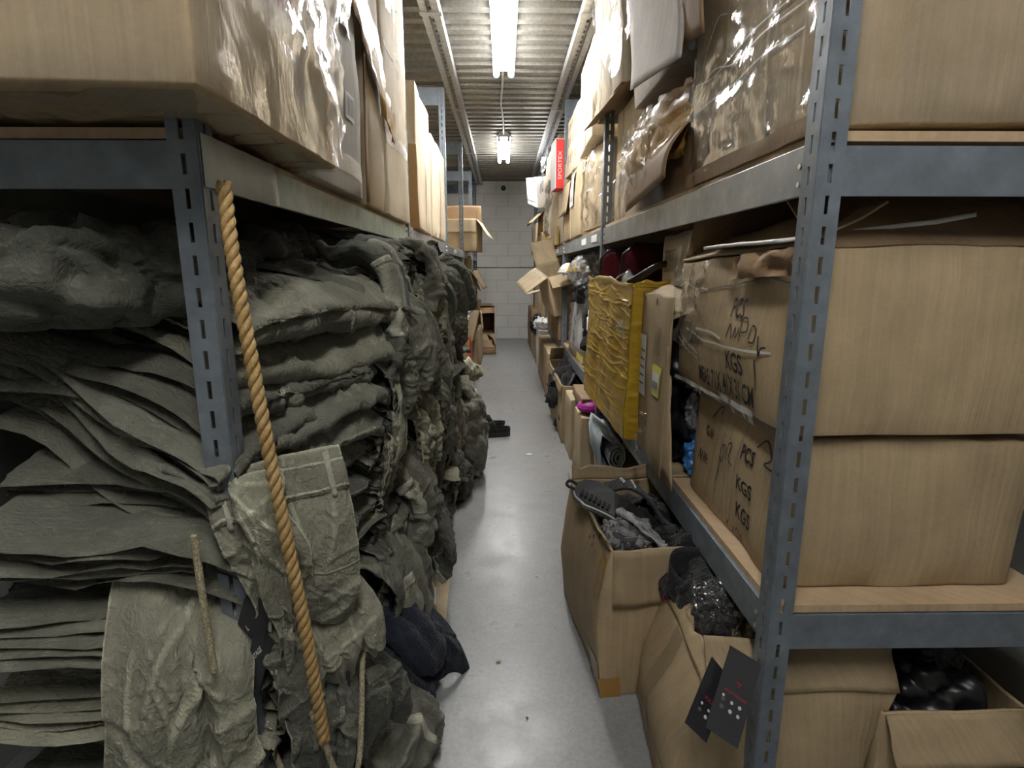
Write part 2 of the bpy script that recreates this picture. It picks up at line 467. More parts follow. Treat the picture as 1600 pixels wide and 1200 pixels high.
    def wrap(s, faces=('-x', '+x', '-y', '+z'), off=.004, mat='shrink_wrap', wr=.004, n=28):
        mb = MB(); H = s.S/2
        for face in faces:
            hw = H[1] if face[1] == 'x' else H[0]
            if face[1] == 'z': v0, v1 = -H[1], H[1]
            else: v0, v1 = .004, s.S[2]-.002
            U, V = np.meshgrid(np.linspace(-hw, hw, n), np.linspace(v0, v1, n), indexing='ij')
            P = s.fp(face, U, V, off)
            k_ = ridge(np.stack([U*6+s.sd, V*17+U*4, U*0+s.sd], -1), 2)
            P = P+np.array(FR[face][0])*(wr*np.maximum(0, k_)**2)[..., None]
            f = grid_faces(n, n)
            nr = np.cross(P[1, 0]-P[0, 0], P[0, 1]-P[0, 0])
            if nr@np.array(FR[face][0], float) < 0: f = [q[::-1] for q in f]
            mb.add(P.reshape(-1, 3), f)
        return mb.build('plastic_wrap', mat, s.t, True)
    def seams(s, face='-x'):
        return
# ------------------------------------------------------------------ the setting
D_BACK, Z_CEIL = 9.9, 2.67
WL, WR, Y_NEAR = -1.25, 1.30, -2.6
o = MB().box(WL-.3, WR+.3, Y_NEAR-.2, D_BACK+.2, -.12, 0).build('floor', 'concrete'); tag(o, 'smooth grey sealed concrete floor with scuffs and stains', 'floor', kind='structure')
# corrugated steel deck, ribs across the aisle
pitch = .152; v = []; f = []
prof = [(0, 0), (.052, 0), (.064, .036), (.128, .036), (.140, 0)]
ys = []; y = Y_NEAR-.1
while y < D_BACK+.1:
    ys += [(y+a, Z_CEIL+b) for a, b in prof]; y += pitch
for X in (WL-.3, WR+.3): v += [(X, a, b) for a, b in ys]
m = len(ys); f = [(i, i+1, m+i+1, m+i) for i in range(m-1)]
o = part('ceiling', v, f, 'galvanised', solid=.002, off=1); tag(o, 'corrugated galvanised steel deck ceiling', 'ceiling', kind='structure')
# raised lap where two deck sheets overlap, follows the ribs
v = []
for X in (-.13, .03): v += [(X, a, b-.003) for a, b in ys]
lap = part('deck_lap', v, f, 'galvanised', o)
# back wall of painted blocks
wb = MB().box(WL-.3, WR+.3, D_BACK+.012, D_BACK+.2, 0, Z_CEIL+.05).build('wall_back', 'mortar'); tag(wb, 'cream painted concrete block wall closing the aisle', 'wall', kind='structure')
bw, bh = .405, .2055
bmesh_block = mesh_from('block', [], [])
mb = MB().box(-bw/2+.004, bw/2-.004, 0, .03, .004, bh-.004); blk = mesh_from('block', mb.v, mb.f); blk.materials.append(MATS['block_paint'])
for r in range(13):
    for c in range(-3, 4):
        X = c*bw+(bw/2 if r % 2 else 0)+.08
        b = bpy.data.objects.new('block', blk); COL.objects.link(b); b.parent = wb; b.location = (X, D_BACK+random.uniform(-.0008, .0008), r*bh)
for nm, X0, X1 in (('wall_left', WL-.2, WL), ('wall_right', WR, WR+.2)):
    w = MB().box(X0, X1, Y_NEAR, D_BACK+.2, 0, Z_CEIL+.05).build(nm, 'side_wall_low_bounce'); tag(w, 'wall greyed to cut bounce light, behind the '+nm[5:]+' rack', 'wall', kind='structure')
w = MB().box(WL-.3, WR+.3, Y_NEAR-.2, Y_NEAR, 0, Z_CEIL+.05).build('wall_front', 'side_wall_low_bounce'); tag(w, 'unseen wall behind the viewpoint, greyed to cut bounce light', 'wall', kind='structure')

# ------------------------------------------------------------------ fluorescent fixtures
def fixture(label, y0, y1, lamp='tube_light'):
    t = thing('fluorescent_light', label, 'ceiling light', (.005, (y0+y1)/2, Z_CEIL), group='ceiling strip lights over the aisle')
    L = (y1-y0)/2
    MB().add([(-.03, -L, 0), (.03, -L, 0), (.075, -L, -.05), (.075, -L, -.058), (-.075, -L, -.058), (-.075, -L, -.05),
              (-.03, L, 0), (.03, L, 0), (.075, L, -.05), (.075, L, -.058), (-.075, L, -.058), (-.075, L, -.05)],
             [(0, 1, 2, 3, 4, 5), (11, 10, 9, 8, 7, 6)]+[(i, i+6, (i+1) % 6+6, (i+1) % 6) for i in range(6)]).build('housing', 'white_enamel', t)
    for sx in (-1, 1):
        v, ff = tube_geo([(sx*.052, -L+.03, -.088), (sx*.052, L-.03, -.088)], .021, 14)
        part('tube', v, ff, lamp, t, True)
        for sy in (-1, 1):
            MB().add(*tube_geo([(sx*.052, sy*(L-.001), -.088), (sx*.052, sy*(L-.03), -.088)], .016, 12)).box(sx*.052-.012, sx*.052+.012, sy*(L-.012)-.012, sy*(L-.012)+.012, -.1, -.05).build('lamp_holder', 'white_enamel', t)
    return t
fixture('two-tube fluorescent strip light nearest the viewer, over the middle of the aisle', 3.12, 4.38)
fixture('two-tube fluorescent strip light farther down the aisle, small in view', 6.42, 7.68)
fixture('two-tube fluorescent strip light unseen over the viewpoint, dimmed for foreground light', -.75, .51, 'tube_dim')  # unseen lamp inferred from the row's spacing, shifted and dimmed for foreground light
pts = catmull([(.0, 4.38, Z_CEIL-.03), (-.005, 4.8, Z_CEIL-.012), (-.02, 5.3, Z_CEIL-.012), (-.012, 5.6, Z_CEIL-.014), (.0, 6.0, Z_CEIL-.012), (.003, 6.42, Z_CEIL-.03)], 30)
o = part('conduit', *tube_geo(pts, .009, 8), 'conduit_grey', smooth=True); tag(o, 'thin grey cable running along the deck between the two strip lights', 'conduit')
# pipe on the back wall, camera
o = MB().tube([(-.75, D_BACK-.012, 1.245), (.75, D_BACK-.012, 1.245)], .010, 8).build('wall_pipe', 'conduit_grey', smooth=True); tag(o, 'thin horizontal pipe across the block wall', 'pipe')
t = thing('security_camera', 'small white security camera with black lens high on the back wall', 'camera', (.0, D_BACK-.01, 2.55))
MB().tube([(0, .012, 0), (0, -.02, 0)], .075, 20).build('mount', 'white_enamel', t)
v, ff = tube_geo([(0, -.02, 0), (0, -.05, 0), (0, -.07, 0)], [.042, .040, .028], 18); part('lens', v, ff, 'black_plastic', t, True)
v, ff = tube_geo([(0, -.071, 0), (0, -.074, 0)], [.012, .010], 10); part('glass_eye', v, ff, 'metal_bright', t, True)
MB().box(-.05, .05, -.005, .02, .07, .10).build('junction_box', 'white_enamel', t)

# ------------------------------------------------------------------ racks
def post_mesh(H, w=.045, th=.003, step=.05, slot=.03):
    """slotted angle: corner at origin, one flange along +x (y=0), one along +y (x=0); slots are real holes"""
    mb = MB(); c0, c1 = w*.42, w*.58
    n = int(H/step)
    for fl in (0, 1):
        def q(a0, a1, z0, z1):
            p = [(a0, 0, z0), (a1, 0, z0), (a1, 0, z1), (a0, 0, z1)]
            if fl: p = [(b, a, c) for a, b, c in p][::-1]
            mb.add(p, [(0, 1, 2, 3)])
        for i in range(n):
            z = i*step; zz = (H if i == n-1 else z+step)
            q(0, c0, z, zz); q(c1, w, z, zz)
            q(c0, c1, z, z+.01); q(c0, c1, z+.01+slot, zz)
    me = mesh_from('post', mb.v, mb.f); me.materials.append(MATS['rack_paint']); return me
PM = post_mesh(2.62)
def rack(label, side, X, depth, posts, beams, boards, ends, greens=()):
    """side=+1: rack lies towards +x of its front X"""
    t = thing('shelving_rack', label, 'shelf rack', (X, posts[0], 0))
    y0 = posts[0]
    for i, y in enumerate(posts):
        for back in (0, 1):
            p = bpy.data.objects.new('post', PM); COL.objects.link(p); p.parent = t
            p.location = (side*(depth if back else 0), y-y0, 0)
            p.scale = (side*(-1 if back else 1), 1 if i < len(posts)-1 else -1, 1)
            s = p.modifiers.new('solid', 'SOLIDIFY'); s.thickness = .003; s.offset = 0
    def L(x0, x1): return (min(side*x0, side*x1), max(side*x0, side*x1))
    for (ya, yb, z0, z1, mat) in beams:
        for back in (0, 1):
            mb = MB(); a, b = L(.004, .012) if not back else L(depth-.012, depth-.004)
            mb.box(a, b, ya-y0+.004, yb-y0-.004, z0, z1)
            a, b = L(.012, .035) if not back else L(depth-.035, depth-.012)
            mb.box(a, b, ya-y0+.004, yb-y0-.004, z1-.006, z1-.002)
            o_ = mb.build('beam', mat, t, bevel=.0015)
            if not back:
                for yy in (ya+.055, yb-.055):
                    for dz in (.02, .05):
                        v, ff = tube_geo([(side*.005, yy-y0, z0+dz), (side*-.002, yy-y0, z0+dz)], [.006, .005], 8); part('bolt', v, ff, 'metal_bright', o_)
    for (ya, yb, z) in boards:
        a, b = L(.014, depth-.014); MB().box(a, b, ya-y0+.01, yb-y0-.01, z, z+.016).build('shelf_board', 'particle_board', t)
    for (y, z0, z1) in ends:
        a, b = L(.006, depth-.006); MB().box(a, b, y-y0+.005, y-y0+.012, z0, z1).box(a, b, y-y0+.012, y-y0+.03, z1-.006, z1-.002).build('end_beam', 'rack_paint', t)
    return t
LP = [.90, 2.80, 4.70, 6.60, 8.50, 9.80]
RP = [.97, 3.03, 5.00, 6.90, 8.80, 9.80]
LX, RX, DEP = -.46, .52, .62
bl = []
for i in range(5):
    bl.append((LP[i], LP[i+1], 1.345, 1.415, 'beam_green' if i == 0 else 'beam_paint'))
    if i >= 2: bl.append((LP[i], LP[i+1], .86, .92, 'rack_paint'))
brd = [(LP[i], LP[i+1], 1.413) for i in range(5)]+[(LP[i], LP[i+1], .918) for i in range(2, 5)]
ends = []
for y in LP: ends += [(y, 1.34, 1.41)]
for y in LP[2:]: ends += [(y, 2.47, 2.60), (y, .86, .92)]
rackL = rack('long grey steel rack on the left stuffed with olive trousers below and cartons above', -1, LX, DEP, LP, bl, brd, ends)
br = []
for i in range(5):
    br.append((RP[i], RP[i+1], 1.345, 1.43, 'beam_paint')); br.append((RP[i], RP[i+1], .475, .555, 'rack_paint'))
brd = [(RP[i], RP[i+1], 1.428) for i in range(5)]+[(RP[i], RP[i+1], .553) for i in range(5)]
ends = []
for y in RP: ends += [(y, 1.34, 1.42), (y, .475, .55)]
for y in RP[2:]: ends += [(y, 2.47, 2.60)]
rackR = rack('long grey steel rack on the right with two levels of battered cartons', 1, RX, DEP, RP, br, brd, ends)
# white paper taped on near end of the green beam, small shelf labels on the right rack
def on_rack(r, name, x0, x1, y0, y1, z0, z1, mat):
    rx, ry, _ = r.location; return MB().box(x0-rx, x1-rx, y0-ry, y1-ry, z0, z1).build(name, mat, r)
rng = random.Random(3)
n = 12; v = []
for i in range(n+1):
    y = .905-.90+(1.19-.905)*i/n; w = (.004*math.sin(i*1.7) if i < n else .012)
    v += [(.0035+abs(.002*math.sin(i*2.3)), y, 1.343+w*.3), (.0035+abs(.002*math.sin(i*1.3)), y+.006*math.sin(i), 1.421)]
part('paper_strip', v, [(2*i, 2*i+2, 2*i+3, 2*i+1) for i in range(n)], 'paper_tape', rackL, True, .001)
for y in (3.2, 3.62): on_rack(rackR, 'shelf_label', RX-.0005, RX+.004, y, y+.2, 1.37, 1.41, 'paper')
on_rack(rackR, 'shelf_label', RX-.0005, RX+.004, 5.5, 5.7, 1.37, 1.41, 'paper')
on_rack(rackL, 'shelf_label', LX-.004, LX+.0005, 5.4, 5.6, 1.365, 1.40, 'paper')
# slotted ceiling rails
def rail(label, X, y0, y1):
    z = 2.60
    t = thing('ceiling_rail', label, 'rail', (X, y0, z)); L = y1-y0
    MB().box(-.052, -.048, 0, L, 0, .062).box(.048, .052, 0, L, 0, .062).box(-.052, -.016, 0, L, -.003, 0).box(.016, .052, 0, L, -.003, 0).box(-.018, -.014, 0, L, -.003, .025).box(.014, .018, 0, L, -.003, .025).build('channel', 'rail_steel', t)
    ny = int(L/.0375); yy = np.linspace(0, L, ny+1); xs_ = (-.014, -.006, .006, .014)
    v = [(x, y, .02) for y in yy for x in xs_]
    f = [(i*4+j, i*4+j+1, i*4+j+5, i*4+j+4) for i in range(ny) for j in range(3) if not (j == 1 and i % 2)]
    part('web', v, f, 'rail_steel', t, solid=.002)
    for y in np.arange(.6, L, 1.9): MB().box(-.06, .06, y, y+.05, -.006, -.003).build('splice_plate', 'rail_steel', t)
rail('slotted steel channel under the deck above the left rack', -.40, -1.0, 9.85)
rail('slotted steel channel under the deck above the right rack', .49, -1.0, 9.85)
# ------------------------------------------------------------------ left rack, top shelf
ZL, ZR, ZM = 1.430, 1.445, .570
B = Carton('large film-wrapped carton overhanging the near end of the left top shelf', -.95, -.375, .74, 1.335, ZL+.012, 2.06, (0, math.radians(.8), 0), 'card', wob=.005, bulge=.006)
B.wrap(('+x', '-y', '+y', '-z'), wr=.006)
B.patch('silver_film', '+x', .19, .295, .02, .60, 'shrink_wrap', .010, 10, 26, .009)
for (u, v, s_, r) in ((-.02, .34, .075, .1), (.06, .40, .06, .1)): B.text('E', '+x', u+.06, v-.06, s_, 'ink_red', r, bold=.002)
B.text('B 5', '+x', .10, .40, .07, 'ink_red', -.05, bold=.001)
B.text('NIIIN', '+x', -.05, .215, .06, 'ink_red', -.06, 1.1); B.text('NO.', '+x', -.20, .27, .05, 'ink_red', -.06)
B.text('IIHIIIH', '+x', .05, .265, .035, 'ink_red', -.06, 1.2)
B = Carton('plain carton with brown tape remnants behind the film-wrapped one on the left', -.95, -.44, 1.36, 1.83, ZL, 1.99, (0, 0, math.radians(-1)), 'card_grey', bulge=.012, crush=.02)
B.patch('brown_tape', '+x', .03, .15, .42, .565, 'brown_tape', .004, 10, 12, .006); B.patch('clear_tape', '+x', -.2, .21, .05, .10, 'clear_tape', .003)
B.patch('barcode_sticker', '+x', .08, .16, .20, .27, 'paper', .003)
for i in range(6): B.patch('barcode_line', '+x', .088+i*.011, .093+i*.011, .21, .26, 'ink', .0045, 2, 3)
B = Carton('narrow carton with long amber tape strip, third on the left top shelf', -.95, -.45, 1.98, 2.22, ZL, 2.34, mat='card_light', bulge=.01, crush=.03)
B.panel([(.25, -.13, 0.02), (.262, -.20, .0), (.27, -.16, .80), (.258, -.10, .86)], 'card_dark')
pts = [(.268, -.46, .72), (.272, -.30, .60), (.275, -.10, .50), (.272, .06, .42), (.272, .17, .33), (.275, .20, .27)]
C_ = catmull(pts, 26); w = np.interp(np.linspace(0, 1, 26), [0, .25, .5, .8, 1], [.07, .085, .075, .05, .015])
P = np.stack([C_+np.array([0, -.6, -.8])*w[:, None]*k_+np.array([.012, 0, 0])*(ridge(np.stack([np.linspace(0, 9, 26), np.full(26, k_*2), np.zeros(26)], -1)))[:, None]*.6 for k_ in np.linspace(-1, 1, 7)], 1)
part('loose_tape', P.reshape(-1, 3), grid_faces(26, 7), 'brown_tape', B.t, True, .001)
B = Carton('tall pale carton reaching toward the deck beside the second left post', -.95, -.45, 2.26, 2.76, ZL, 2.60, mat='card_pale', bulge=.010, wob=.008)
B.patch('tape', '+x', -.25, .25, .27, .32, 'clear_tape', .003); B.patch('tape', '+x', -.12, -.07, .32, .40, 'brown_tape', .003)
for z_ in (.62, .80): B.stroke('+x', [(-.24, z_), (-.1, z_-.02), (.05, z_+.015), (.24, z_-.03)], .0025, 'ink_grey', 'crease')
B.stroke('+x', [(.02, .68), (.03, .72), (.02, .75)], .004, 'ink', 'scuff'); B.stroke('+x', [(.03, .56), (.035, .60)], .004, 'ink', 'scuff')
B.panel([(.24, .20, 1.08), (.36, .12, .93), (.40, .20, .96), (.26, .24, 1.16)], 'card_dark', bend=.03)
for s_ in (-1,): B.patch('clear_film', '+x', -.25, -.05, .75, 1.15, 'shrink_wrap', .006, 10, 14, .006)
B = Carton('carton with brown-taped end just past the second left post', -.93, -.455, 3.05, 3.72, ZL, 2.16, (0, 0, math.radians(1.5)), 'card_pale', bulge=.012, crush=.03)
B.patch('brown_tape', '-y', -.24, .238, .0, .42, 'brown_tape', .003); B.patch('clear_tape', '+x', -.03, .03, .02, .70, 'clear_tape', .003)
B = Carton('pale carton at the end of the row on the left top shelf', -.93, -.46, 3.80, 4.58, ZL, 2.07, mat='card_pale', bulge=.012, crush=.02)
B.patch('clear_tape', '+x', -.03, .03, .02, .6, 'clear_tape', .003)
B = Carton('open flapped carton sticking out of the far left top shelf', -.93, -.30, 6.85, 7.55, ZL, 1.80, (0, 0, math.radians(-4)), 'card_light', omit=('+z',))
B.flap('+x', .26, 235); B.flap('-y', .16, 262); B.flap('+y', .22, 80, 'card_dark'); B.flap('-x', .2, 100)
Carton('small brown box at the far end of the left top shelf', -.95, -.50, 7.75, 8.4, ZL, 1.72, mat='card')
# ------------------------------------------------------------------ left rack, middle and floor, far bays
Carton('flat brown carton on the left middle shelf under another', -.95, -.46, 4.85, 5.5, .936, 1.08, mat='card')
Carton('brown carton lying on a flat carton on the left middle shelf', -.95, -.47, 4.88, 5.52, 1.082, 1.22, mat='card_dark')
B = Carton('open carton with flaps leaning out on the left middle shelf', -.9, -.42, 6.68, 7.25, .936, 1.22, (0, 0, .05), 'card_light', omit=('+z',)); B.flap('+x', .25, 232); B.flap('-y', .22, 215)
B.panel([(.25, .1, .1), (.38, .25, .0), (.36, .27, .06), (.25, .2, .28)], 'card_light')
B = Carton('open carton with torn flap near the back wall on the left middle shelf', -.9, -.40, 7.5, 8.2, .936, 1.2, (0, 0, -.06), 'card', omit=('+z',)); B.flap('+x', .28, 240); B.flap('-y', .2, 110)
B = Carton('tan carton standing on the floor between trousers and orange panel', -.92, -.36, 4.92, 5.42, 0, .42, mat='card')
B = Carton('tan carton stacked on another beside the trousers in the third left bay', -.92, -.34, 4.88, 5.46, .425, .86, (0, 0, .04), 'card_light', omit=('+z',)); B.flap('+x', .16, 60); B.flap('-y', .2, 120)
B = Carton('upright tan carton on the floor in front of the orange panel', -.9, -.33, 6.35, 6.95, 0, .48, mat='card')
B = Carton('tilted carton with loose flap above the orange panel', -.85, -.33, 5.85, 6.45, .50, .84, (math.radians(-6), math.radians(14), 0), 'card_light', omit=('+z',)); B.flap('+x', .2, 250); B.flap('-y', .18, 140)
B = Carton('tan carton on the floor near the back of the left rack', -.9, -.30, 7.1, 7.8, 0, .46, mat='card')
B = Carton('open dark-inside carton lying on its side by the back wall', -.75, -.18, 8.7, 9.35, .22, .66, (0, 0, .12), 'card_dark', omit=('-y',)); B.panel([(.0, -.35, .0), (.28, -.42, .0), (.28, -.60, -.14), (.0, -.52, -.14)], 'card'); B.panel([(-.28, -.33, .40), (.28, -.33, .42), (.28, -.45, .34), (-.28, -.45, .32)], 'card_dark')
Carton('low carton under the open one by the back wall', -.8, -.22, 8.65, 9.4, 0, .215, mat='card')
B = Carton('flattened torn carton on the floor by the back wall', -.42, -.16, 8.0, 8.5, 0, .10, (0, 0, .2), 'card_dark', omit=('+z',)); B.flap('+x', .15, 70); B.flap('-y', .15, 40)
t = thing('orange_panel', 'bright orange board standing on the floor in the left rack', 'panel', (-.37, 5.92, 0), (0, 0, 0))
MB().box(-.02, .02, -.24, .24, 0, .52).build('board', 'orange', t, bevel=.004); MB().box(-.03, .03, -.25, .25, 0, .03).build('foot', 'black_plastic', t)
MB().box(.020, .022, .05, .2, .42, .44).box(.020, .022, .05, .16, .38, .395).build('printed_lines', 'ink_pale', t)

# ------------------------------------------------------------------ right rack, top shelf
B = Carton('huge film-wrapped carton at the near end of the right top shelf', .545, 1.08, .99, 1.69, ZR+.012, 2.10, (0, math.radians(-1.2), 0), 'card', bulge=.006, wob=.004)
B.wrap(('-x', '-y', '+y'), wr=.006, n=40)
B.patch('bottom_lip', '-x', -.35, .35, -.004, .030, 'card_dark', .012, 14, 4, .004)
for v0, sk in ((.19, .0), (.235, .02), (.26, -.02)): B.stroke('-x', [(-.33, v0), (-.2, v0+.006+sk), (-.05, v0-.006), (.1, v0+.008), (.25, v0-.004)], .0018, 'silver_edge', 'crease_glint')  # creases in clear film drawn as pale strokes, their glints painted in
B.stroke('-x', [(-.33, .18), (-.27, .30), (-.18, .37), (-.12, .36)], .0018, 'silver_edge', 'crease_glint')
for u in (-.12, .1, .24): B.patch('board_edge_band', '-x', u, u+.012, .02, .62, 'card_light', .002, 2, 10)
B = Carton('torn carton bound with amber film, second on the right top shelf', .54, 1.0, 1.74, 2.36, ZR, 1.78, (0, 0, math.radians(2)), 'card_brown', bulge=.02, wob=.016, crush=.03)
B.patch('brown_film', '-x', -.31, .31, .10, .33, 'brown_tape', .012, 22, 16, .012); B.patch('clear_film', '-x', -.31, .06, .03, .33, 'shrink_wrap', .030, 20, 18, .014)
B.panel([(-.26, .31, -.0), (-.30, -.31, .04), (-.235, -.31, .20), (-.235, .31, .18)], 'card_dark', 'torn_panel', .02, 14, 8)
B = Carton('grey-faced carton with a big hanging flap on top of the amber-bound one', .53, 1.02, 1.80, 2.42, 1.86, 2.42, (0, math.radians(-3), math.radians(1)), 'card_grey', bulge=.012, wob=.008)
B.panel([(-.315, .05, .0), (-.315, -.49, -.075), (-.285, -.39, .20), (-.275, .27, .42)], 'card_grey', 'hanging_flap', -.010, 12, 12)
B.panel([(-.288, -.43, -.03), (-.285, -.58, -.05), (-.272, -.56, .22), (-.272, -.40, .22)], 'card_dark', 'torn_flap', .01)
B.patch('clear_film', '-x', -.3, .31, .25, .54, 'shrink_wrap', .012, 18, 14, .012)
B = Carton('film-wrapped carton right behind the second right post on the top shelf', .575, 1.03, 2.42, 2.98, ZR, 1.97, mat='card_pale', bulge=.012, wob=.008)
B.patch('tape', '-x', -.16, -.12, .0, .52, 'clear_tape', .003); B.patch('clear_film', '-x', -.28, .28, .0, .22, 'shrink_wrap', .006, 16, 12, .008)
B.text('MADE IN', '-x', .02, .22, .03, 'ink_grey', .1); B.text('G.W.  KGS', '-x', -.02, .18, .03, 'ink_grey', .1)
B = Carton('tall pale carton overhanging above the second right post', .49, .98, 2.50, 3.20, 1.985, 2.62, (0, math.radians(-2), 0), 'card_pale', bulge=.01, wob=.01, omit=('-z',))
B.panel([(-.30, .35, -.03), (-.25, -.35, -.02), (-.05, -.35, .06), (-.10, .35, .05)], 'card_dark', 'bottom_flap', .01)
B.wrap(('-x',), .005, wr=.006)
B = Carton('brightly lit printed carton high beside the ceiling rail on the right', .50, .95, 3.28, 3.95, 1.94, 2.46, (0, 0, math.radians(-2)), 'card_pale', bulge=.012)
for i in range(5): B.patch('printed_block', '-x', -.10+i*.035, -.08+i*.035, .20+.02*(i % 2), .36, 'card', .002, 2, 3)
B.patch('printed_block', '-x', -.06, .18, .15, .19, 'card', .002); B.patch('tape', '-x', .0, .03, .0, .12, 'card_dark', .002)
B = Carton('film-covered leaning carton just past the second right post', .53, 1.0, 3.10, 3.78, ZR, 1.93, (math.radians(0), math.radians(3), math.radians(3)), 'card_light', bulge=.015, wob=.012, crush=.06)
B.wrap(('-x', '-y'), .008, wr=.012)
B = Carton('carton with white shipping papers on the right top shelf', .515, .98, 3.86, 4.42, ZR, 1.92, mat='card_light', bulge=.01, crush=.02)
for z0, z1, u0 in ((.22, .34, -.22), (.33, .46, -.18)):
    p_ = B.patch('shipping_paper', '-x', u0, u0+.22, z0, z1, 'paper', .006, 8, 8, .004, skew=.15)
for i in range(4): B.patch('barcode_line', '-x', -.12+i*.025, -.108+i*.025, .25, .29, 'ink_grey', .013, 2, 3); B.patch('text_line', '-x', -.14, .0, .37+i*.018, .376+i*.018, 'ink_grey', .013, 3, 2)
B = Carton('tan carton with outward-hanging flap beside the shipping papers', .515, .98, 4.46, 4.95, ZR, 1.88, mat='card', bulge=.01, omit=('+z',))
B.flap('-x', .24, 262); B.flap('-y', .2, 100); B.flap('+y', .2, 85)
B = Carton('pale printed carton stacked between red box and bright carton', .52, .98, 4.0, 4.9, 1.93, 2.40, (math.radians(2), math.radians(2), 0), 'card_pale', bulge=.012, crush=.05)
for i in range(4):
    for j in range(3): B.patch('printed_block', '-x', -.3+i*.15, -.22+i*.15, .08+j*.13, .15+j*.13, 'card', .002, 2, 2)
t = thing('red_box', 'slim bright red box with white lettering standing upright on a carton', 'box', (.487, 5.05, 1.90), (0, 0, math.radians(4)))
MB().box(-.036, .036, 0, .25, 0, .40).build('body', 'red_card', t, bevel=.003)
MB().box(-.042, -.036, -.004, .25, 0, .406).box(.036, .042, -.004, .25, 0, .406).box(-.036, .036, -.004, .25, .40, .406).build('pale_trim', 'paper', t)
tv, tf = text_mesh('SPORTEX', .055); part('lettering', [(-b_*.8, -.0015, .19+a_) for a_, b_, _ in tv], tf, 'paper', t)
B = Carton('carton under the red box on the right top shelf', .52, .98, 5.03, 5.5, ZR, 1.895, mat='card_light', bulge=.01)
B.patch('gold_tape_band', '-x', -.24, .0, .0, .16, 'gold_tape', .008, 10, 6, .006)
B = Carton('tan carton half in a grey plastic bag, tilted on top of the far right row', .48, .95, 5.55, 6.45, 2.06, 2.42, (math.radians(-4), math.radians(3), math.radians(3)), 'card', bulge=.012)
B.patch('grey_bag', '-x', -.47, -.28, -.01, .37, 'clear_bag', .02, 10, 12, .02); B.patch('tape', '-x', .1, .13, .02, .34, 'card_dark', .002)
B = Carton('carton wrapped in crumpled clear sheet in the far right row', .50, .98, 5.56, 6.4, ZR, 2.05, mat='card_light', bulge=.012)
B.patch('plastic_sheet', '-x', -.1, .40, .10, .61, 'clear_bag', .02, 14, 14, .03)
B = Carton('yellow-taped carton at shelf level in the far right row', .47, .9, 6.45, 6.85, ZR, 1.72, mat='gold_tape', bulge=.02, wob=.012)
B = Carton('white printed carton tilting over the aisle in the far right row', .36, .77, 6.95, 7.75, 2.02, 2.34, (math.radians(10), math.radians(-6), math.radians(5)), 'paper')
B.text('T E', '-x', .0, .17, .10, 'ink', 0, bold=.003); B.patch('blue_stripe', '-x', -.36, .3, .05, .065, 'ink_grey', .003)
B = Carton('torn brown carton under the white one in the far right row', .47, .95, 6.98, 7.75, 1.66, 1.92, (0, 0, .05), 'card_dark', omit=('+z',), wob=.02); B.flap('-x', .2, 225); B.flap('-y', .2, 130)
B = Carton('tan carton at shelf level near the back wall on the right', .46, .95, 7.0, 8.1, ZR, 1.655, mat='card')
B = Carton('last carton before the back wall on the right top shelf', .46, .95, 8.2, 9.4, ZR, 1.86, mat='card_light')

# ------------------------------------------------------------------ right rack, middle shelf
def lean(out, n): out[..., 0] += .02*(n[..., 2]+1)*.5; return out
B = Carton('lower sagging carton stamped KGS beneath the film-wrapped one', .565, 1.05, 1.04, 1.60, ZM, .885, mat='card', bulge=.018, wob=.008, warp=lean)
B.text('KGS', '-x', .10, .145, .050, 'ink', 0, .85, .0012); B.text('KGS', '-x', .10, .075, .050, 'ink', 0, .85, .0012); B.text('PCS', '-x', .10, .225, .050, 'ink', 0, .8, .0012)
B.text('G.W:', '-x', -.17, .205, .036, 'ink', 0, .8, .0008); B.text('N.W:', '-x', -.18, .135, .036, 'ink', 0, .8, .0008)
B.text('x  x CM', '-x', .06, .02, .036, 'ink', 0, .8)
B.stroke('-x', [(-.06, .16), (-.05, .20), (-.03, .20), (-.04, .16), (-.06, .17)]); B.stroke('-x', [(-.05, .17), (-.06, .13), (-.07, .10)])
B.stroke('-x', [(-.02, .17), (.0, .215), (.02, .22), (.01, .18), (.03, .17)]); B.stroke('-x', [(.13, .26), (.16, .285), (.19, .25), (.17, .23), (.22, .225), (.25, .235)])
B.stroke('-x', [(-.16, .25), (-.12, .285), (-.09, .29), (-.10, .27)])
for u in (-.11, -.06, -.01, .045): B.stroke('-x', [(u-.02, .02), (u, .16), (u+.02, .29)], .0012, 'ink_grey', 'crease')
def dent(out, n): out[..., 2] -= .03*np.clip(n[..., 1]*-1, 0, 1)*(1-np.clip(n[..., 2], -1, 1))*.2; return out
B = Carton('film-patched carton stamped MEAS and KGS resting on another KGS carton', .545, 1.08, 1.02, 1.70, .895, 1.25, (math.radians(-1.5), 0, math.radians(1)), 'card', bulge=.015, wob=.008)
B.text('PCS', '-x', .10, .235, .062, 'ink', -.04, .62, .0012); B.text('KGS', '-x', .10, .105, .068, 'ink', -.04, .7, .0012)
B.text('MEAS: 71X 41X 31 CM', '-x', .02, .045, .066, 'ink', -.04, .52, .0012)
B.text('G.W', '-x', -.17, .27, .06, 'ink', -.04, .6); B.text('N.W', '-x', -.17, .14, .06, 'ink', -.04, .6)
for p_ in ([(.06, .165), (.075, .20), (.085, .165)], [(.09, .17), (.10, .195), (.105, .17), (.12, .195)], [(.125, .165), (.13, .21), (.15, .215), (.155, .19), (.13, .185)],
           [(.165, .17), (.175, .20), (.19, .19), (.185, .165), (.168, .165)], [(.20, .18), (.205, .14), (.21, .155), (.225, .16)], [(.195, .13), (.195, .06)]): B.stroke('-x', p_, .0020)
B.patch('clear_film', '-x', -.34, -.06, .10, .345, 'shrink_wrap', .006, 22, 20, .012)
B.patch('film_roll', '-x', -.34, .34, .0, .028, 'shrink_wrap', .012, 30, 5, .010)
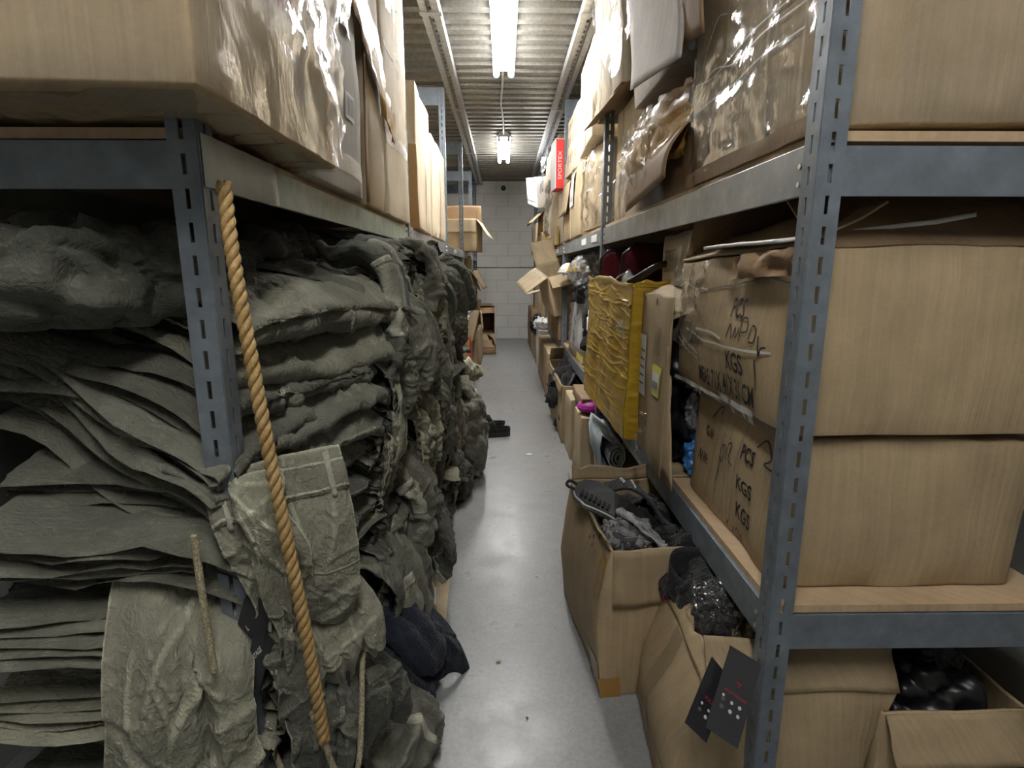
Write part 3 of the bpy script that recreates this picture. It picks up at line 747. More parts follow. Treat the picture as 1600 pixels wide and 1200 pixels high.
B.patch('film_edge', '-x', -.34, .20, .004, .016, 'silver_edge', .007, 40, 3, .004)
for p_ in ([(-.25, .165), (-.12, .15), (.0, .142), (.12, .142), (.24, .15)], [(-.33, .16), (-.25, .125), (-.15, .105)], [(-.16, .17), (-.05, .172), (.03, .158)], [(-.33, .13), (-.24, .10), (-.15, .09)]): B.stroke('-x', p_, .0028, 'silver_edge', 'crease_glint')  # pale strokes paint the glints along these film creases
B.stroke('-x', [(-.34, .285), (-.28, .295), (-.2, .28), (-.1, .275)], .0022, 'silver_edge', 'crease_glint')
B.stroke('-x', [(-.1, .275), (.0, .285), (.12, .295), (.2, .30), (.33, .28)], .0018, 'ink_grey', 'fold_line')
B.patch('torn_rim', '-x', .05, .34, .30, .352, 'card_dark', .008, 20, 6, .016)
B.flap('-x', .17, 28, 'card', torn=.2, name='flap'); B.flap('+x', .30, 70); B.flap('+y', .28, 55, 'card_dark', torn=.15); B.flap('-y', .20, 40, 'card_dark')
B.panel([(-.30, -.30, .375), (-.29, .12, .385), (.05, .15, .43), (.05, -.32, .42)], 'silver_edge', 'lined_flap', .005, 14, 6, .008)
B.panel([(-.26, .05, .37), (-.24, .36, .36), (.05, .30, .46), (.05, -.10, .47)], 'card_brown', 'raised_flap', .02, 12, 8)
# carton gutted towards the camera
def spread(out, n):
    out[..., 0] -= .04*np.clip(1-n[..., 2], 0, 2)*.15*np.clip(-n[..., 1]+.2, 0, 1); return out
B = Carton('upright carton torn open on one side with dark bags inside', .505, .92, 1.66, 2.04, ZM, 1.14, (0, 0, math.radians(-1)), 'card', omit=('-y', '+z'), bulge=.006, wob=.006, warp=spread)
B.panel([(-.212, -.19, .0), (-.205, -.30, .0), (-.205, -.20, .30), (-.208, -.19, .42)], 'card', 'torn_side', .0)
B.panel([(-.207, .19, .56), (-.20, -.19, .50), (-.03, -.30, .555), (-.02, .16, .60)], 'card_light', 'torn_top', .012)
B.patch('shipping_label', '-x', -.17, -.09, .20, .42, 'paper', .003); B.patch('yellow_label', '-x', .03, .13, .24, .34, 'sticker_yellow', .003); B.patch('label_print', '-x', .04, .12, .26, .32, 'paper', .0045)
for i in range(5): B.patch('barcode_line', '-x', .045+i*.015, .052+i*.015, .265, .29, 'ink', .006, 2, 2); B.patch('text_line', '-x', -.16, -.10, .24+i*.03, .247+i*.03, 'ink_grey', .0045, 2, 2)
for i, s_ in enumerate(('PRODUCT', 'ORIGINAL', 'PACKAGE')): B.text(s_, '-x', .05+i*.028, .42, .026, 'ink', math.radians(80), .8)
B.patch('film_scrap', '-x', .02, .09, -.01, .17, 'shrink_wrap', .012, 8, 14, .02, skew=-.2)
B.stroke('-x', [(.02, .53), (.03, .55), (.04, .53)], .004, 'ink', 'tear')
B = Carton('small grey carton stacked high behind the torn open one', .60, .98, 1.72, 2.20, 1.155, 1.335, (0, math.radians(2), math.radians(-4)), 'card_grey', bulge=.008)
B.patch('clear_tape', '-x', -.2, .08, .05, .13, 'shrink_wrap', .003); B.patch('tape', '-x', -.22, .20, .12, .165, 'clear_tape', .002); B.stroke('-x', [(.03, .05), (.032, .07)], .004, 'ink', 'hole')
# gold tape carton
gy0, gy1 = 2.055, 2.94
B = Carton('carton completely bound in crinkled golden tape', .445, .86, gy0, gy1, ZM+.005, 1.155, (math.radians(.5), math.radians(1.5), math.radians(1.5)), 'gold_tape', bulge=.012, wob=.006)
rg = random.Random(11)
for face, hw in (('-x', .44), ('-y', .20)):
    nu, nv = (120, 200) if face == '-x' else (60, 90)
    U, V = np.meshgrid(np.linspace(-hw, hw, nu), np.linspace(.0, B.S[2], nv), indexing='ij')
    Hh = .0012*fbm(np.stack([U*20, V*30, U*0], -1), 3)
    for _ in range(95 if face == '-x' else 45):
        u0, v0 = rg.uniform(-hw, hw), rg.uniform(.0, B.S[2]); L_ = rg.uniform(.10, .42); sl = rg.uniform(-.22, .08); a_ = rg.uniform(.002, .0055); cv = rg.uniform(-.5, .5)
        du = U-u0; dv = V-(v0+sl*du+cv*du**2+.003*np.sin(du*26+v0*30)); Hh += a_*np.exp(-np.abs(dv)/.0030)*np.exp(-(du/L_*1.6)**4)
    P = B.fp(face, U, V, .002)+np.array(FR[face][0])*Hh[..., None]
    f_ = grid_faces(nu, nv)
    if np.cross(P[1, 0]-P[0, 0], P[0, 1]-P[0, 0])@np.array(FR[face][0], float) < 0: f_ = [q[::-1] for q in f_]
    part('crinkled_tape', P.reshape(-1, 3), f_, 'gold_tape', B.t, True)
B.patch('clear_tape', '-x', .22, .42, .40, .45, 'shrink_wrap', .007, 8, 6, .004)
B.flap('-x', .02, 95, 'gold_tape', torn=.6); B.flap('-y', .02, 95, 'gold_tape', torn=.6)
B = Carton('flat carton sheathed in white plastic leaning behind the golden one', .53, .70, 3.75, 4.45, ZM, 1.13, (0, math.radians(6), math.radians(2)), 'card', bulge=.006)
B.patch('white_plastic', '-x', -.33, .33, .06, .54, 'clear_bag', .008, 16, 14, .014); B.patch('yellow_end', '-x', .05, .33, .0, .05, 'sticker_yellow', .003); B.patch('white_lining', '-x', -.3, .3, .08, .5, 'paper', .003)
B = Carton('upturned open carton with flaps over the aisle at mid shelf', .42, .86, 5.08, 5.75, .88, 1.25, (math.radians(8), math.radians(-12), math.radians(4)), 'card_light', omit=('+z',)); B.flap('-x', .24, 205); B.flap('+y', .26, 120); B.flap('-y', .2, 200, 'card'); B.flap('+x', .2, 100)
B = Carton('ribbed brown carton under the upturned one at mid shelf', .50, .95, 5.1, 5.85, ZM, .86, mat='card_dark', bulge=.015)
for i in range(5): B.stroke('-x', [(-.34, .05+i*.05), (0, .055+i*.05), (.34, .05+i*.05)], .003, 'ink', 'rib_line')
B = Carton('upright tan carton with loose paper on the right middle shelf', .50, .95, 5.9, 6.45, ZM, 1.02, mat='card_light', omit=('+z',)); B.flap('-x', .26, 195, 'card_light')
Carton('tan carton beside the third far post on the right middle shelf', .50, .95, 6.95, 7.6, ZM, 1.16, mat='card')
Carton('tan carton second from the back wall on the right middle shelf', .50, .95, 7.65, 8.7, ZM, 1.10, mat='card_light')
Carton('last tan carton by the back wall on the right middle shelf', .50, .95, 8.85, 9.6, ZM, 1.12, mat='card')

# ------------------------------------------------------------------ right rack, floor row
F1 = Carton('light carton on the floor under the pink ball', .445, .88, 3.10, 3.42, 0, .37, mat='card_light', wob=.008)
Carton('tall light carton on the floor behind the second right post', .425, .85, 3.45, 3.76, 0, .40, mat='card_light')
Carton('small dark brown carton set on top of two floor cartons', .455, .85, 3.18, 3.62, .402, .47, mat='card_dark')
B = Carton('long open carton of black straps on the floor', .405, .82, 3.80, 4.93, 0, .42, mat='card', omit=('+z',), bulge=.012); B.flap('-x', .06, 262); B.flap('+y', .2, 40)
B = Carton('long closed carton on the floor past the third right post', .405, .82, 5.06, 6.5, 0, .46, mat='card', bulge=.012); B.patch('tape', '+z', -.2, .2, -.04, .04, 'clear_tape')
B = Carton('white carton standing on the floor far down the right side', .42, .80, 6.6, 7.15, 0, .50, mat='paper', bulge=.01)
B = Carton('brown carton on the floor next to the back wall on the right', .41, .8, 8.3, 9.5, 0, .62, mat='card_dark')
B = Carton('low brown carton between white carton and back wall on the right', .42, .8, 7.25, 8.2, 0, .34, mat='card')
B = Carton('light carton on the floor carrying the rolled mat', .50, .95, 2.30, 2.96, 0, .25, mat='card_light')
# carton of shoes
def barrel(out, n): out[..., 0] -= .03*(1-(n[..., 2])**2)*np.clip(-n[..., 0], 0, 1)*.7; out[..., 0] += .045*(n[..., 2]+1)*.5*.3; return out
BA = Carton('tall open carton full of shoes standing in the aisle', .255, .62, 1.42, 1.93, 0, .462, (0, 0, math.radians(6)), 'card', omit=('+z',), bulge=.012, wob=.008, warp=barrel)
BA.flap('-y', .165, 266); BA.flap('-x', .03, 110, torn=.8); BA.flap('+y', .05, 95, torn=.3)
BA.patch('brown_tape', '-y', -.19, -.13, .0, .06, 'brown_tape', .003); BA.patch('brown_tape', '-x', .17, .245, .0, .10, 'brown_tape', .003); BA.patch('brown_tape', '-x', .20, .245, .30, .43, 'brown_tape', .003)
# carton of camouflage clothes
def belly(out, n): out[..., 0] += .07*(n[..., 2]+1)*.5-.015*(1-np.abs(n[..., 2])); return out
BB = Carton('bulging open carton of camouflage clothing with black hang tags', .37, .78, 1.025, 1.405, 0, .335, (0, 0, math.radians(-4)), 'card', omit=('+z',), bulge=.02, wob=.010, warp=belly)
BB.flap('-x', .05, 60, torn=.5); BB.flap('+y', .12, 75, 'card_light'); BB.flap('-y', .10, 60)
BB.patch('tape', '-x', -.035, .02, .01, .33, 'clear_tape', .003, 5, 16)
BB.stroke('-x', [(-.23, .10), (-.1, .085), (.1, .10), (.2, .09)], .0025, 'ink_grey', 'fold_line')
B = Carton('open carton with black plastic inside behind the near right post', .80, 1.12, 1.0, 1.45, 0, .30, mat='card', omit=('+z',)); B.flap('-y', .1, 240)
# cardboard sheet on floor left
t = thing('cardboard_sheet', 'flat piece of tan cardboard on the floor poking out from the trousers', 'cardboard', (0, 0, 0))
part('sheet', [(-.50, 1.72, .004), (-.205, 1.70, .004), (-.222, 2.10, .005), (-.50, 2.11, .004)], [(0, 1, 2, 3)], 'card_light', t, solid=.004, off=1)
# ------------------------------------------------------------------ cloth
def crease3d(P, n, amp, width, L, rg, bias=None):
    sh = P.shape[:-1]; Q = P.reshape(-1, 3); H = np.zeros(len(Q))
    lo, hi = Q.min(0), Q.max(0)
    for _ in range(n):
        c = Q[rg.randrange(len(Q))]
        d = np.array([rg.gauss(0, 1) for _ in range(3)])
        if bias is not None: d = d*bias
        d /= np.linalg.norm(d)+1e-9
        e = Q-c; s = e@d; s = s+.012*np.sin((e@np.array([d[1], d[2], d[0]]))*rg.uniform(15, 40))
        w = width*rg.uniform(.6, 1.6); a = amp*rg.uniform(.4, 1.0); l = L*rg.uniform(.5, 1.3)
        m = np.exp(-((e*e).sum(1)/(l*l))**2)
        H += a*m*(np.exp(-np.abs(s)/(w*.8))*1.15-.75*np.exp(-((s-1.6*w)/(1.0*w))**2))
    return H.reshape(sh)
def fine(P, n, rg, s=1.0):
    """many short sharp wrinkles"""
    return crease3d(P, n, .0050*s, .0042*s, .055*s, rg)
def grid_normals(P, closed=False):
    if closed: du = np.roll(P, -1, 1)-np.roll(P, 1, 1)
    else: du = np.gradient(P, axis=1)
    dv = np.gradient(P, axis=0); n = np.cross(dv, du)
    return n/(np.linalg.norm(n, axis=-1, keepdims=True)+1e-12)
class Surf:
    def __init__(s, P, closed=False, flip=1, k=1): s.k = k; s.P = P; s.closed = closed; s.N = grid_normals(P, closed)*flip; s.flip = flip
    def displace(s, H): s.P = s.P+s.N*H[..., None]; s.N = grid_normals(s.P, s.closed)*s.flip
    def mesh(s, name): 
        f = grid_faces(s.P.shape[0], s.P.shape[1], s.closed)
        return mesh_from(name, s.P.reshape(-1, 3), f, True)
    def obj(s, name, mat, parent): return link(name, s.mesh(name), parent, mat)
    def strip(s, name, i0, i1, j0, j1, off, mat, parent):
        b = s.P.shape[1]; i0, i1, j0, j1 = (int(q*s.k) for q in (i0, i1, j0, j1))
        if not s.closed: j1 = min(j1, b-1)
        i1 = min(i1, s.P.shape[0]-1); ii = np.arange(i0, i1+1); jj = np.arange(j0, j1+1) % b
        P = (s.P+s.N*off)[np.ix_(ii, jj)]; base = s.P[np.ix_(ii, jj)]-s.N[np.ix_(ii, jj)]*.001
        a_, b_ = P.shape[:2]; v = list(P.reshape(-1, 3)); f = grid_faces(a_, b_); n = a_*b_
        v += list(base.reshape(-1, 3))
        for i in range(a_-1): f += [(i*b_, (i+1)*b_, n+(i+1)*b_, n+i*b_), (i*b_+b_-1, n+i*b_+b_-1, n+(i+1)*b_+b_-1, (i+1)*b_+b_-1)]
        for j in range(b_-1): f += [(j, n+j, n+j+1, j+1), ((a_-1)*b_+j, (a_-1)*b_+j+1, n+(a_-1)*b_+j+1, n+(a_-1)*b_+j)]
        return part(name, v, f, mat, parent, True)

def folded_surf(seed, L=.5, W=.5, T=.08, n=4, droop=.03, ragged=.03, ncr=26, amp=.011, ns=64):
    rg = random.Random(seed); sd = seed*3.17
    pts = []  # (x, zlayer, u, layer)
    h = T/n
    for k_ in range(n):
        xs = -W+W*(np.linspace(0, 1, 15)**.7)
        if k_ % 2: xs = xs[::-1]
        fx = rg.uniform(-ragged, ragged*.4)
        for x in xs: pts.append((x+fx*((x+W)/W), (k_+.5)*h, (x+W)/W, k_))
        if k_ < n-1:
            x0 = pts[-1][0]; sg = 1 if k_ % 2 == 0 else -1
            for a in np.linspace(-math.pi/2, math.pi/2, 7)[1:-1]:
                pts.append((x0+sg*h*.62*math.cos(a), (k_+1)*h+h*.5*math.sin(a), 1.0 if sg > 0 else 0., k_+.5))
    A = np.array(pts); nt = len(A)
    s = np.linspace(0, 1, ns)
    S, X = np.meshgrid(s, A[:, 0], indexing='ij'); Z = np.broadcast_to(A[:, 1], S.shape).copy(); U = np.broadcast_to(A[:, 2], S.shape); K = np.broadcast_to(A[:, 3], S.shape)
    yl = 1+.10*vnoise(np.stack([K*1.3+sd, K*0, K*0], -1))
    Y = (S-.5)*L*yl+.03*vnoise(np.stack([X*5+sd, K*.7, K*0], -1))
    X = X+.035*vnoise(np.stack([S*2.2+sd, K*.45, K*0], -1))*U+.016*vnoise(np.stack([S*6+sd, K*.9, K*0+4], -1))*U
    Z = Z+.5*T*vnoise(np.stack([X*4+sd, Y*4, K*.22], -1))*.5-droop*np.clip((U-.55)/.45, 0, 1)**2
    e = np.abs(S-.5)*2; Z = Z-.02*np.clip((e-.75)/.25, 0, 1)**2
    sf = Surf(np.stack([X, Y, Z], -1), flip=1)
    sf.displace(crease3d(sf.P, ncr, amp, .011, .10, rg, np.array([.6, 1, 1.]))+.004*fbm(np.stack([X*16+sd, Y*16, K*.8], -1), 2)); sf.displace(fine(sf.P, 60, rg, 1.3))
    fj = [i for i, p in enumerate(pts) if p[3] % 1 and p[2] > .5]   # indices on the front rolls
    return sf, fj
def dress_fold(sf, fj, t, seed, seam='olive_seam'):
    rg = random.Random(seed+99); ns = sf.P.shape[0]
    r = rg.choice(fj[::5])+rg.choice((-3, 1))
    kind = seed % 4
    if kind == 0:
        sf.strip('waistband', 2, ns-3, max(0, r-2), r+3, .0035, seam, t)
        for i in (8, 22, 36): sf.strip('belt_loop', i, i+1, max(0, r-3), r+4, .008, seam, t)
    elif kind == 1:
        sf.strip('seam', 1, ns-2, r, r+1, .003, seam, t); sf.strip('pocket', 14, 26, r+1, r+7, .0035, seam, t)
    elif kind == 2:
        sf.strip('hem', 1, 4, max(0, r-8), r+8, .003, seam, t); sf.strip('seam', 5, ns-4, r+1, r+2, .0028, seam, t)
    else:
        sf.strip('seam', 18, 19, max(0, r-7), r+7, .003, seam, t); sf.strip('seam', 21, 22, max(0, r-7), r+7, .003, seam, t)
def folded(label, loc, rot, seed, mat='olive_cloth', group=None, name='folded_trousers', dress=True, **kw):
    t = thing(name, label, 'trousers', loc, rot, group)
    sf, fj = folded_surf(seed, **kw); sf.obj('body', mat, t)
    if dress: dress_fold(sf, fj, t, seed)
    return t
def leg(label, path, width, thick, wdir, seed, mat='olive_cloth', group=None, name='trousers', cat='trousers', ncr=22, amp=.012, hem=None, seams=(), taper=None, nu=84, nv=36, round_end=False, cwid=.012, parent=None, fold=.14, hemmat='olive_seam'):
    rg = random.Random(seed); C_ = catmull(path, nu); base = C_[0].copy(); C_ = C_-base
    T = np.gradient(C_, axis=0); T /= np.linalg.norm(T, axis=1)[:, None]+1e-9
    W_ = np.array(wdir, float)[None]-T*(T@np.array(wdir, float))[:, None]; W_ /= np.linalg.norm(W_, axis=1)[:, None]+1e-9
    Nn = np.cross(T, W_)
    s = np.linspace(0, 1, nu); th = np.arange(nv)*2*math.pi/nv
    wv = width*np.interp(s, *zip(*(taper or [(0, 1), (1, 1)])))
    tv = thick*np.interp(s, [0, .1, .9, 1], [.7, 1, 1, .75])
    if round_end:
        q = np.sqrt(np.clip(1-np.clip((s-.8)/.2, 0, 1)**2.2, .02, 1)); wv = wv*q; tv = tv*q
    cx = np.sign(np.cos(th))*np.abs(np.cos(th))**.8; sy = np.sign(np.sin(th))*np.abs(np.sin(th))**.8
    P = C_[:, None]+.5*wv[:, None, None]*cx[None, :, None]*W_[:, None]+.5*tv[:, None, None]*sy[None, :, None]*Nn[:, None]
    # long folds running down the cloth
    sd = seed*1.7
    ph = vnoise(np.stack([s*2+sd, s*0, s*0], -1))*1.6
    F = fold*thick*np.sin(cx[None]*rg.uniform(5, 11)+ph[:, None]+sd)*(1+.5*np.sin(s*5+sd))[:, None]
    P = P+F[..., None]*Nn[:, None]
    P = P+(.025*vnoise(np.stack([s*3+sd, s*0+5, s*0], -1)))[:, None, None]*W_[:, None]
    sf = Surf(P, True, flip=-1)
    c0 = P.mean(1, keepdims=True)
    if np.mean(np.sum(sf.N*(P-c0), -1)) < 0: sf.flip *= -1; sf.N *= -1
    S2 = np.broadcast_to(s[:, None], P.shape[:2])
    sf.displace(fine(sf.P, 36, rg, 1.2)); sf.displace(crease3d(sf.P, ncr, amp, cwid, .12, rg)+.004*fbm(np.stack([P[..., 0]*18+sd, P[..., 1]*18, P[..., 2]*18], -1), 2))
    t = thing(name, label, cat, tuple(base), (0, 0, 0), group)
    sf.obj('body', mat, t)
    n = nu
    if hem: sf.strip('hem', n-1-hem, n-1, 0, nv, .003, hemmat, t)
    for (a, b, c, d, nm) in seams: sf.strip(nm, int(a*(n-1)), int(b*(n-1)), int(c), int(d), .0032, hemmat, t)
    return t, sf
def crumple_mesh(seed, size, ncr=40, amp=.035, width=.03, nu=72, nv=96, flat=True, rid=1.0):
    rg = random.Random(seed); a = np.linspace(.02, math.pi-.02, nu); b = np.arange(nv)*2*math.pi/nv
    A, B_ = np.meshgrid(a, b, indexing='ij')
    f = lambda q: np.sign(q)*np.abs(q)**.75
    P = np.stack([f(np.sin(A))*f(np.cos(B_)), f(np.sin(A))*f(np.sin(B_)), f(np.cos(A))], -1)*np.array(size)/2
    P = P*(1+.22*vnoise(P*5/max(size)*2+seed)[..., None])
    sf = Surf(P, True, 1)
    if np.mean(np.sum(sf.N*P, -1)) < 0: sf.flip = -1; sf.N *= -1
    m = max(size)
    sf.displace(crease3d(sf.P, ncr, amp*m, width*m, .45*m, rg)+.012*rid*m*ridge(P*9/m+seed, 2))
    sf.displace(crease3d(sf.P, int(ncr*rid), amp*m*.35, width*m*.4, .25*m, rg))
    sf.displace(fine(sf.P, int(50*rid), rg, 1.3))
    if flat: sf.P[..., 2] = np.maximum(sf.P[..., 2], -size[2]/2)
    return sf
def crumple(label, loc, size, seed, mat='olive_cloth', rot=(0, 0, 0), group=None, name='crumpled_trousers', cat='trousers', **kw):
    sf = crumple_mesh(seed, size, **kw); sf.P = sf.P+np.array([0, 0, size[2]/2])
    t = thing(name, label, cat, loc, rot, group); sf.obj('body', mat, t); return t, sf


# ---- hanging cloth: falls in sharp vertical folds, tucked in at its top; local +x faces out, origin at top centre
def drape_surf(seed, w=.24, h=.26, lam=.085, amp=.022, belly=.04, ncr=12, nu=54, nv=40, fn=46, tuck=.10):
    nu0, nv0 = nu, nv; nu = (nu-1)*2+1; nv = (nv-1)*2+1
    rg = random.Random(seed*7+1); sd = seed*2.31
    V, U = np.meshgrid(np.linspace(0, 1, nv), np.linspace(-.5, .5, nu), indexing='ij')
    ph = 2*math.pi*U*w/lam+1.6*vnoise(np.stack([V*1.6+sd, U*1.5, V*0], -1))+sd
    a = amp*(.25+.9*V**.7)*(.6+.6*np.abs(vnoise(np.stack([U*3+sd, V*0+3, V*0], -1))))
    X = a*(np.sin(ph)+.38*np.sin(2*ph+1.0))+belly*np.sin(math.pi*V*.85)-tuck*(1-np.clip(V*3.2, 0, 1))**2
    Y = U*w*(1-.22*V*rg.uniform(-.4, 1))+.03*vnoise(np.stack([V*2+sd, U*2, V*0+7], -1))
    Z = -h*V*(1+.22*vnoise(np.stack([U*4+sd, U*0, U*0+2], -1)))-.02*np.abs(U*2)**2+.03*vnoise(np.stack([U*2+sd, V*2, V*0+9], -1))*(1-V)
    sf = Surf(np.stack([X, Y, Z], -1), k=2)
    if sf.N[nv//2, nu//2, 0] < 0 or np.mean(sf.N[..., 0]) < 0: sf.flip = -1; sf.N *= -1
    sf.displace(crease3d(sf.P, ncr, .011, .008, .10, rg)+.003*fbm(sf.P*22+sd, 2)); sf.displace(fine(sf.P, fn, rg))
    return sf
def dress_drape(sf, t, seed, mat='olive_seam'):
    nv, nu = (sf.P.shape[0]+1)//2, (sf.P.shape[1]+1)//2
    sf.strip('hem', nv-5, nv-1, 0, nu-1, .002, mat, t)
    k_ = seed % 4
    if k_ == 0: sf.strip('seam', 4, nv-5, 18, 19, .0022, mat, t); sf.strip('seam', 4, nv-5, 21, 22, .0022, mat, t)
    if k_ == 1: sf.strip('pocket', 10, 24, 24, 40, .003, mat, t); sf.strip('pocket_flap', 8, 12, 23, 41, .006, mat, t)
    if k_ == 2: sf.strip('waistband', 14, 18, 0, nu-1, .003, mat, t); sf.strip('belt_loop', 12, 20, 14, 16, .007, mat, t); sf.strip('belt_loop', 12, 20, 38, 40, .007, mat, t)
    if k_ == 3: sf.strip('edge_seam', 2, nv-5, 0, 1, .002, mat, t)
def drape(label, loc, rot, seed, mat='olive_cloth', dress=True, cat='trousers', name='hanging_trousers', group=None, **kw):
    t = thing(name, label, cat, loc, rot, group); sf = drape_surf(seed, **kw)
    o_ = sf.obj('body', mat, t); m = o_.modifiers.new('solid', 'SOLIDIFY'); m.thickness = .003; m.offset = -1
    if dress: dress_drape(sf, t, seed)
    return t, sf
DVAR = [drape('proto', (0, 0, -5), (0, 0, 0), i+1, ('olive_cloth', 'olive_dark', 'olive_dark', 'olive_cloth', 'olive_light', 'olive_dark')[i % 6], w=.20+.03*(i % 4), h=.20+.035*(i % 5), lam=.06+.016*(i % 4), amp=.016+.004*(i % 3))[0] for i in range(12)]
dused = set()
def place_drape(i, loc, rot, label, group, sc=1):
    t = DVAR[i] if i not in dused else copy_tree(DVAR[i]); dused.add(i)
    t.location = loc; t.rotation_euler = rot; t.scale = (sc, sc, sc); t['label'] = label; t['group'] = group; return t

# ---- stacked trousers: a set of folded garments, copied up each stack
VAR = []
ORD = 'first second third fourth fifth sixth seventh eighth ninth tenth eleventh twelfth thirteenth fourteenth fifteenth sixteenth seventeenth eighteenth nineteenth twentieth 21st 22nd 23rd 24th 25th 26th'.split()
for i in range(12):
    VAR.append(folded('proto', (0, 0, -5), (0, 0, 0), i+1, ('olive_cloth', 'olive_dark', 'olive_cloth', 'olive_light')[i % 4] if i != 7 else 'olive_dark',
                      L=.46+.03*(i % 3), W=.50, T=.078+.01*(i % 3), n=(8, 4, 6)[i % 3], ragged=.055, droop=.03+.012*(i % 3), amp=.010+.003*(i % 3)))
used = set()
def place_var(i, loc, rot, label, group, sc=1):
    t = VAR[i] if i not in used else copy_tree(VAR[i]); used.add(i)
    t.location = loc; t.rotation_euler = rot; t.scale = (sc, sc, sc)
    t['label'] = label; t['group'] = group; return t
rg = random.Random(21)
cols = [  # y centre, front x, top, label
    (1.18, -.455, .80, 'folded olive trousers, stack behind near left post'),
    (1.62, -.37, 1.20, 'folded olive trousers, second stack on left rack'),
    (2.06, -.335, 1.25, 'folded olive trousers, third stack on left rack'),
    (2.50, -.31, 1.24, 'folded olive trousers, stack before the second left post'),
    (3.06, -.36, 1.20, 'folded olive trousers, stack past second left post'),
    (3.52, -.41, 1.10, 'folded olive trousers, sixth stack on left rack'),
    (4.00, -.44, .92, 'folded olive trousers, next-to-last left stack'),
    (4.42, -.47, .66, 'folded olive trousers, farthest left stack')]
last = -1
for ci, (yc, fx, top, lab) in enumerate(cols):
    z = .0; cnt = 0
    while z < top-.02:
        i = rg.randrange(12)
        while i == last: i = rg.randrange(12)
        last = i
        bulge = .05*math.sin(math.pi*min(1, z/top))
        dx = rg.uniform(-.05, .05)+bulge*.5
        tilt = rg.uniform(.02, .16)
        nn_ = ORD[cnt]; cnt += 1
        place_var(i, (fx+dx, yc+rg.uniform(-.03, .03), z+(.075 if cnt == 1 else .045)), (rg.uniform(-.10, .10), tilt, rg.uniform(-.22, .16)), nn_+' from floor of '+lab, 'olive trousers stacked in the left rack: stack '+str('one two three four five six seven eight'.split()[ci]))
        z += rg.uniform(.050, .068)
# ---- individually recognisable garments on the near stack
folded('thick folded trousers with raised waistband jutting out at top of the near stack', (-.365, 1.25, 1.045), (math.radians(-3), math.radians(5), math.radians(-21)), 32, 'olive_light', L=.64, W=.5, T=.17, n=4, droop=.07, ncr=40, amp=.016)
folded('wide folded trousers draped low under the thick pair at the near stack', (-.43, 1.15, .80), (math.radians(4), math.radians(14), math.radians(-16)), 34, 'olive_cloth', L=.50, W=.5, T=.20, n=6, droop=.08, ncr=34, amp=.016)
folded('folded trousers squeezed between two thicker pairs at the near stack', (-.41, 1.17, .94), (math.radians(2), math.radians(10), math.radians(-14)), 37, 'olive_cloth', L=.54, W=.5, T=.11, n=4, droop=.06)
t, sf = drape('pale olive trousers hanging with waistband and V-shaped fly over the near stack', (-.462, 1.075, .82), (.10, 0, math.radians(-58)), 41, 'olive_light', dress=False, w=.25, h=.36, lam=.30, amp=.010, belly=.045, ncr=10, fn=24, tuck=.03)
nv, nu = (sf.P.shape[0]+1)//2, (sf.P.shape[1]+1)//2
sf.strip('waistband', 2, 8, 0, nu-1, .005, 'olive_light', t)
for r_ in (2.5, 7): sf.strip('stitching', r_, r_+.5, 0, nu-1, .0065, 'pale_seam', t)
for j_ in (6, 30, 46): sf.strip('belt_loop', 1, 9, j_, j_+2, .009, 'pale_seam', t)
for j_ in (25, 27, 36): sf.strip('seam', 16, nv-2, j_, j_+.5, .004, 'pale_seam', t)
sf.strip('yoke_seam', 24, 24.5, 27, nu-1, .004, 'pale_seam', t); sf.strip('hem', nv-3, nv-1, 0, nu-1, .003, 'pale_seam', t)
t, sf = drape('light trouser leg ending in a stitched hem beside the rope', (-.445, 1.0, .73), (0, 0, math.radians(-62)), 43, 'olive_light', dress=False, w=.10, h=.265, lam=.16, amp=.012, belly=.02, ncr=2, fn=3, tuck=.02)
sf.strip('hem', 34, 39, 0, 53, .003, 'pale_seam', t)
t, sf = drape('dark tongue-shaped trouser leg hanging below the pale hem', (-.45, 1.01, .52), (0, 0, math.radians(-62)), 46, 'olive_cloth', dress=False, w=.10, h=.235, lam=.2, amp=.008, belly=.02, ncr=2, fn=3, tuck=.02)
sf.strip('seam', 28, 29, 8, 50, .002, 'olive_cloth', t)
drape('dark olive flap hanging in the corner by the near left post', (-.475, .99, .86), (.1, 0, math.radians(-65)), 47, 'olive_light', w=.11, h=.20, lam=.09, amp=.010, ncr=3, fn=4, tuck=.03)
drape('rumpled dark trousers with edge seam low beside the rope', (-.40, 1.06, .36), (-.1, 0, math.radians(-50)), 50, 'olive_dark', w=.20, h=.22, lam=.10, amp=.018, ncr=5, fn=10)
drape('dark trousers with flap pocket hanging under the puffed bundle', (-.36, 1.16, .30), (.2, 0, math.radians(-40)), 53, 'olive_dark', w=.16, h=.20, lam=.09, amp=.014, ncr=4, fn=8)
drape('puffed grey-olive bundle with gathered edge right of the rope', (-.405, 1.13, .50), (.1, -.1, math.radians(-48)), 51, 'olive_light', w=.19, h=.17, lam=.05, amp=.010, belly=.06, ncr=4, fn=6)
crumple('rumpled olive trousers with dark lining low in the near stack', (-.46, 1.13, .14), (.26, .30, .22), 53, 'olive_dark', (0, .1, .4), amp=.03)
leg('olive trouser panel with side seam lying at the foot of the near stack', [(-.56, 1.05, .22), (-.46, 1.03, .20), (-.40, 1.02, .12), (-.38, 1.02, .02)], .22, .05, (.2, 1, 0), 55, 'olive_cloth', seams=((.2, .95, 8, 9, 'seam'), (.2, .95, 10, 10.9, 'seam')), ncr=9, amp=.008)
leg('twisted olive trousers spilling onto the floor in front of the navy garment', [(-.46, 1.22, .12), (-.34, 1.20, .14), (-.25, 1.19, .10), (-.18, 1.18, .02)], .24, .07, (.1, 1, 0), 57, 'olive_cloth', ncr=22, amp=.014, seams=((.1, .9, 9, 10, 'seam'),), round_end=True)
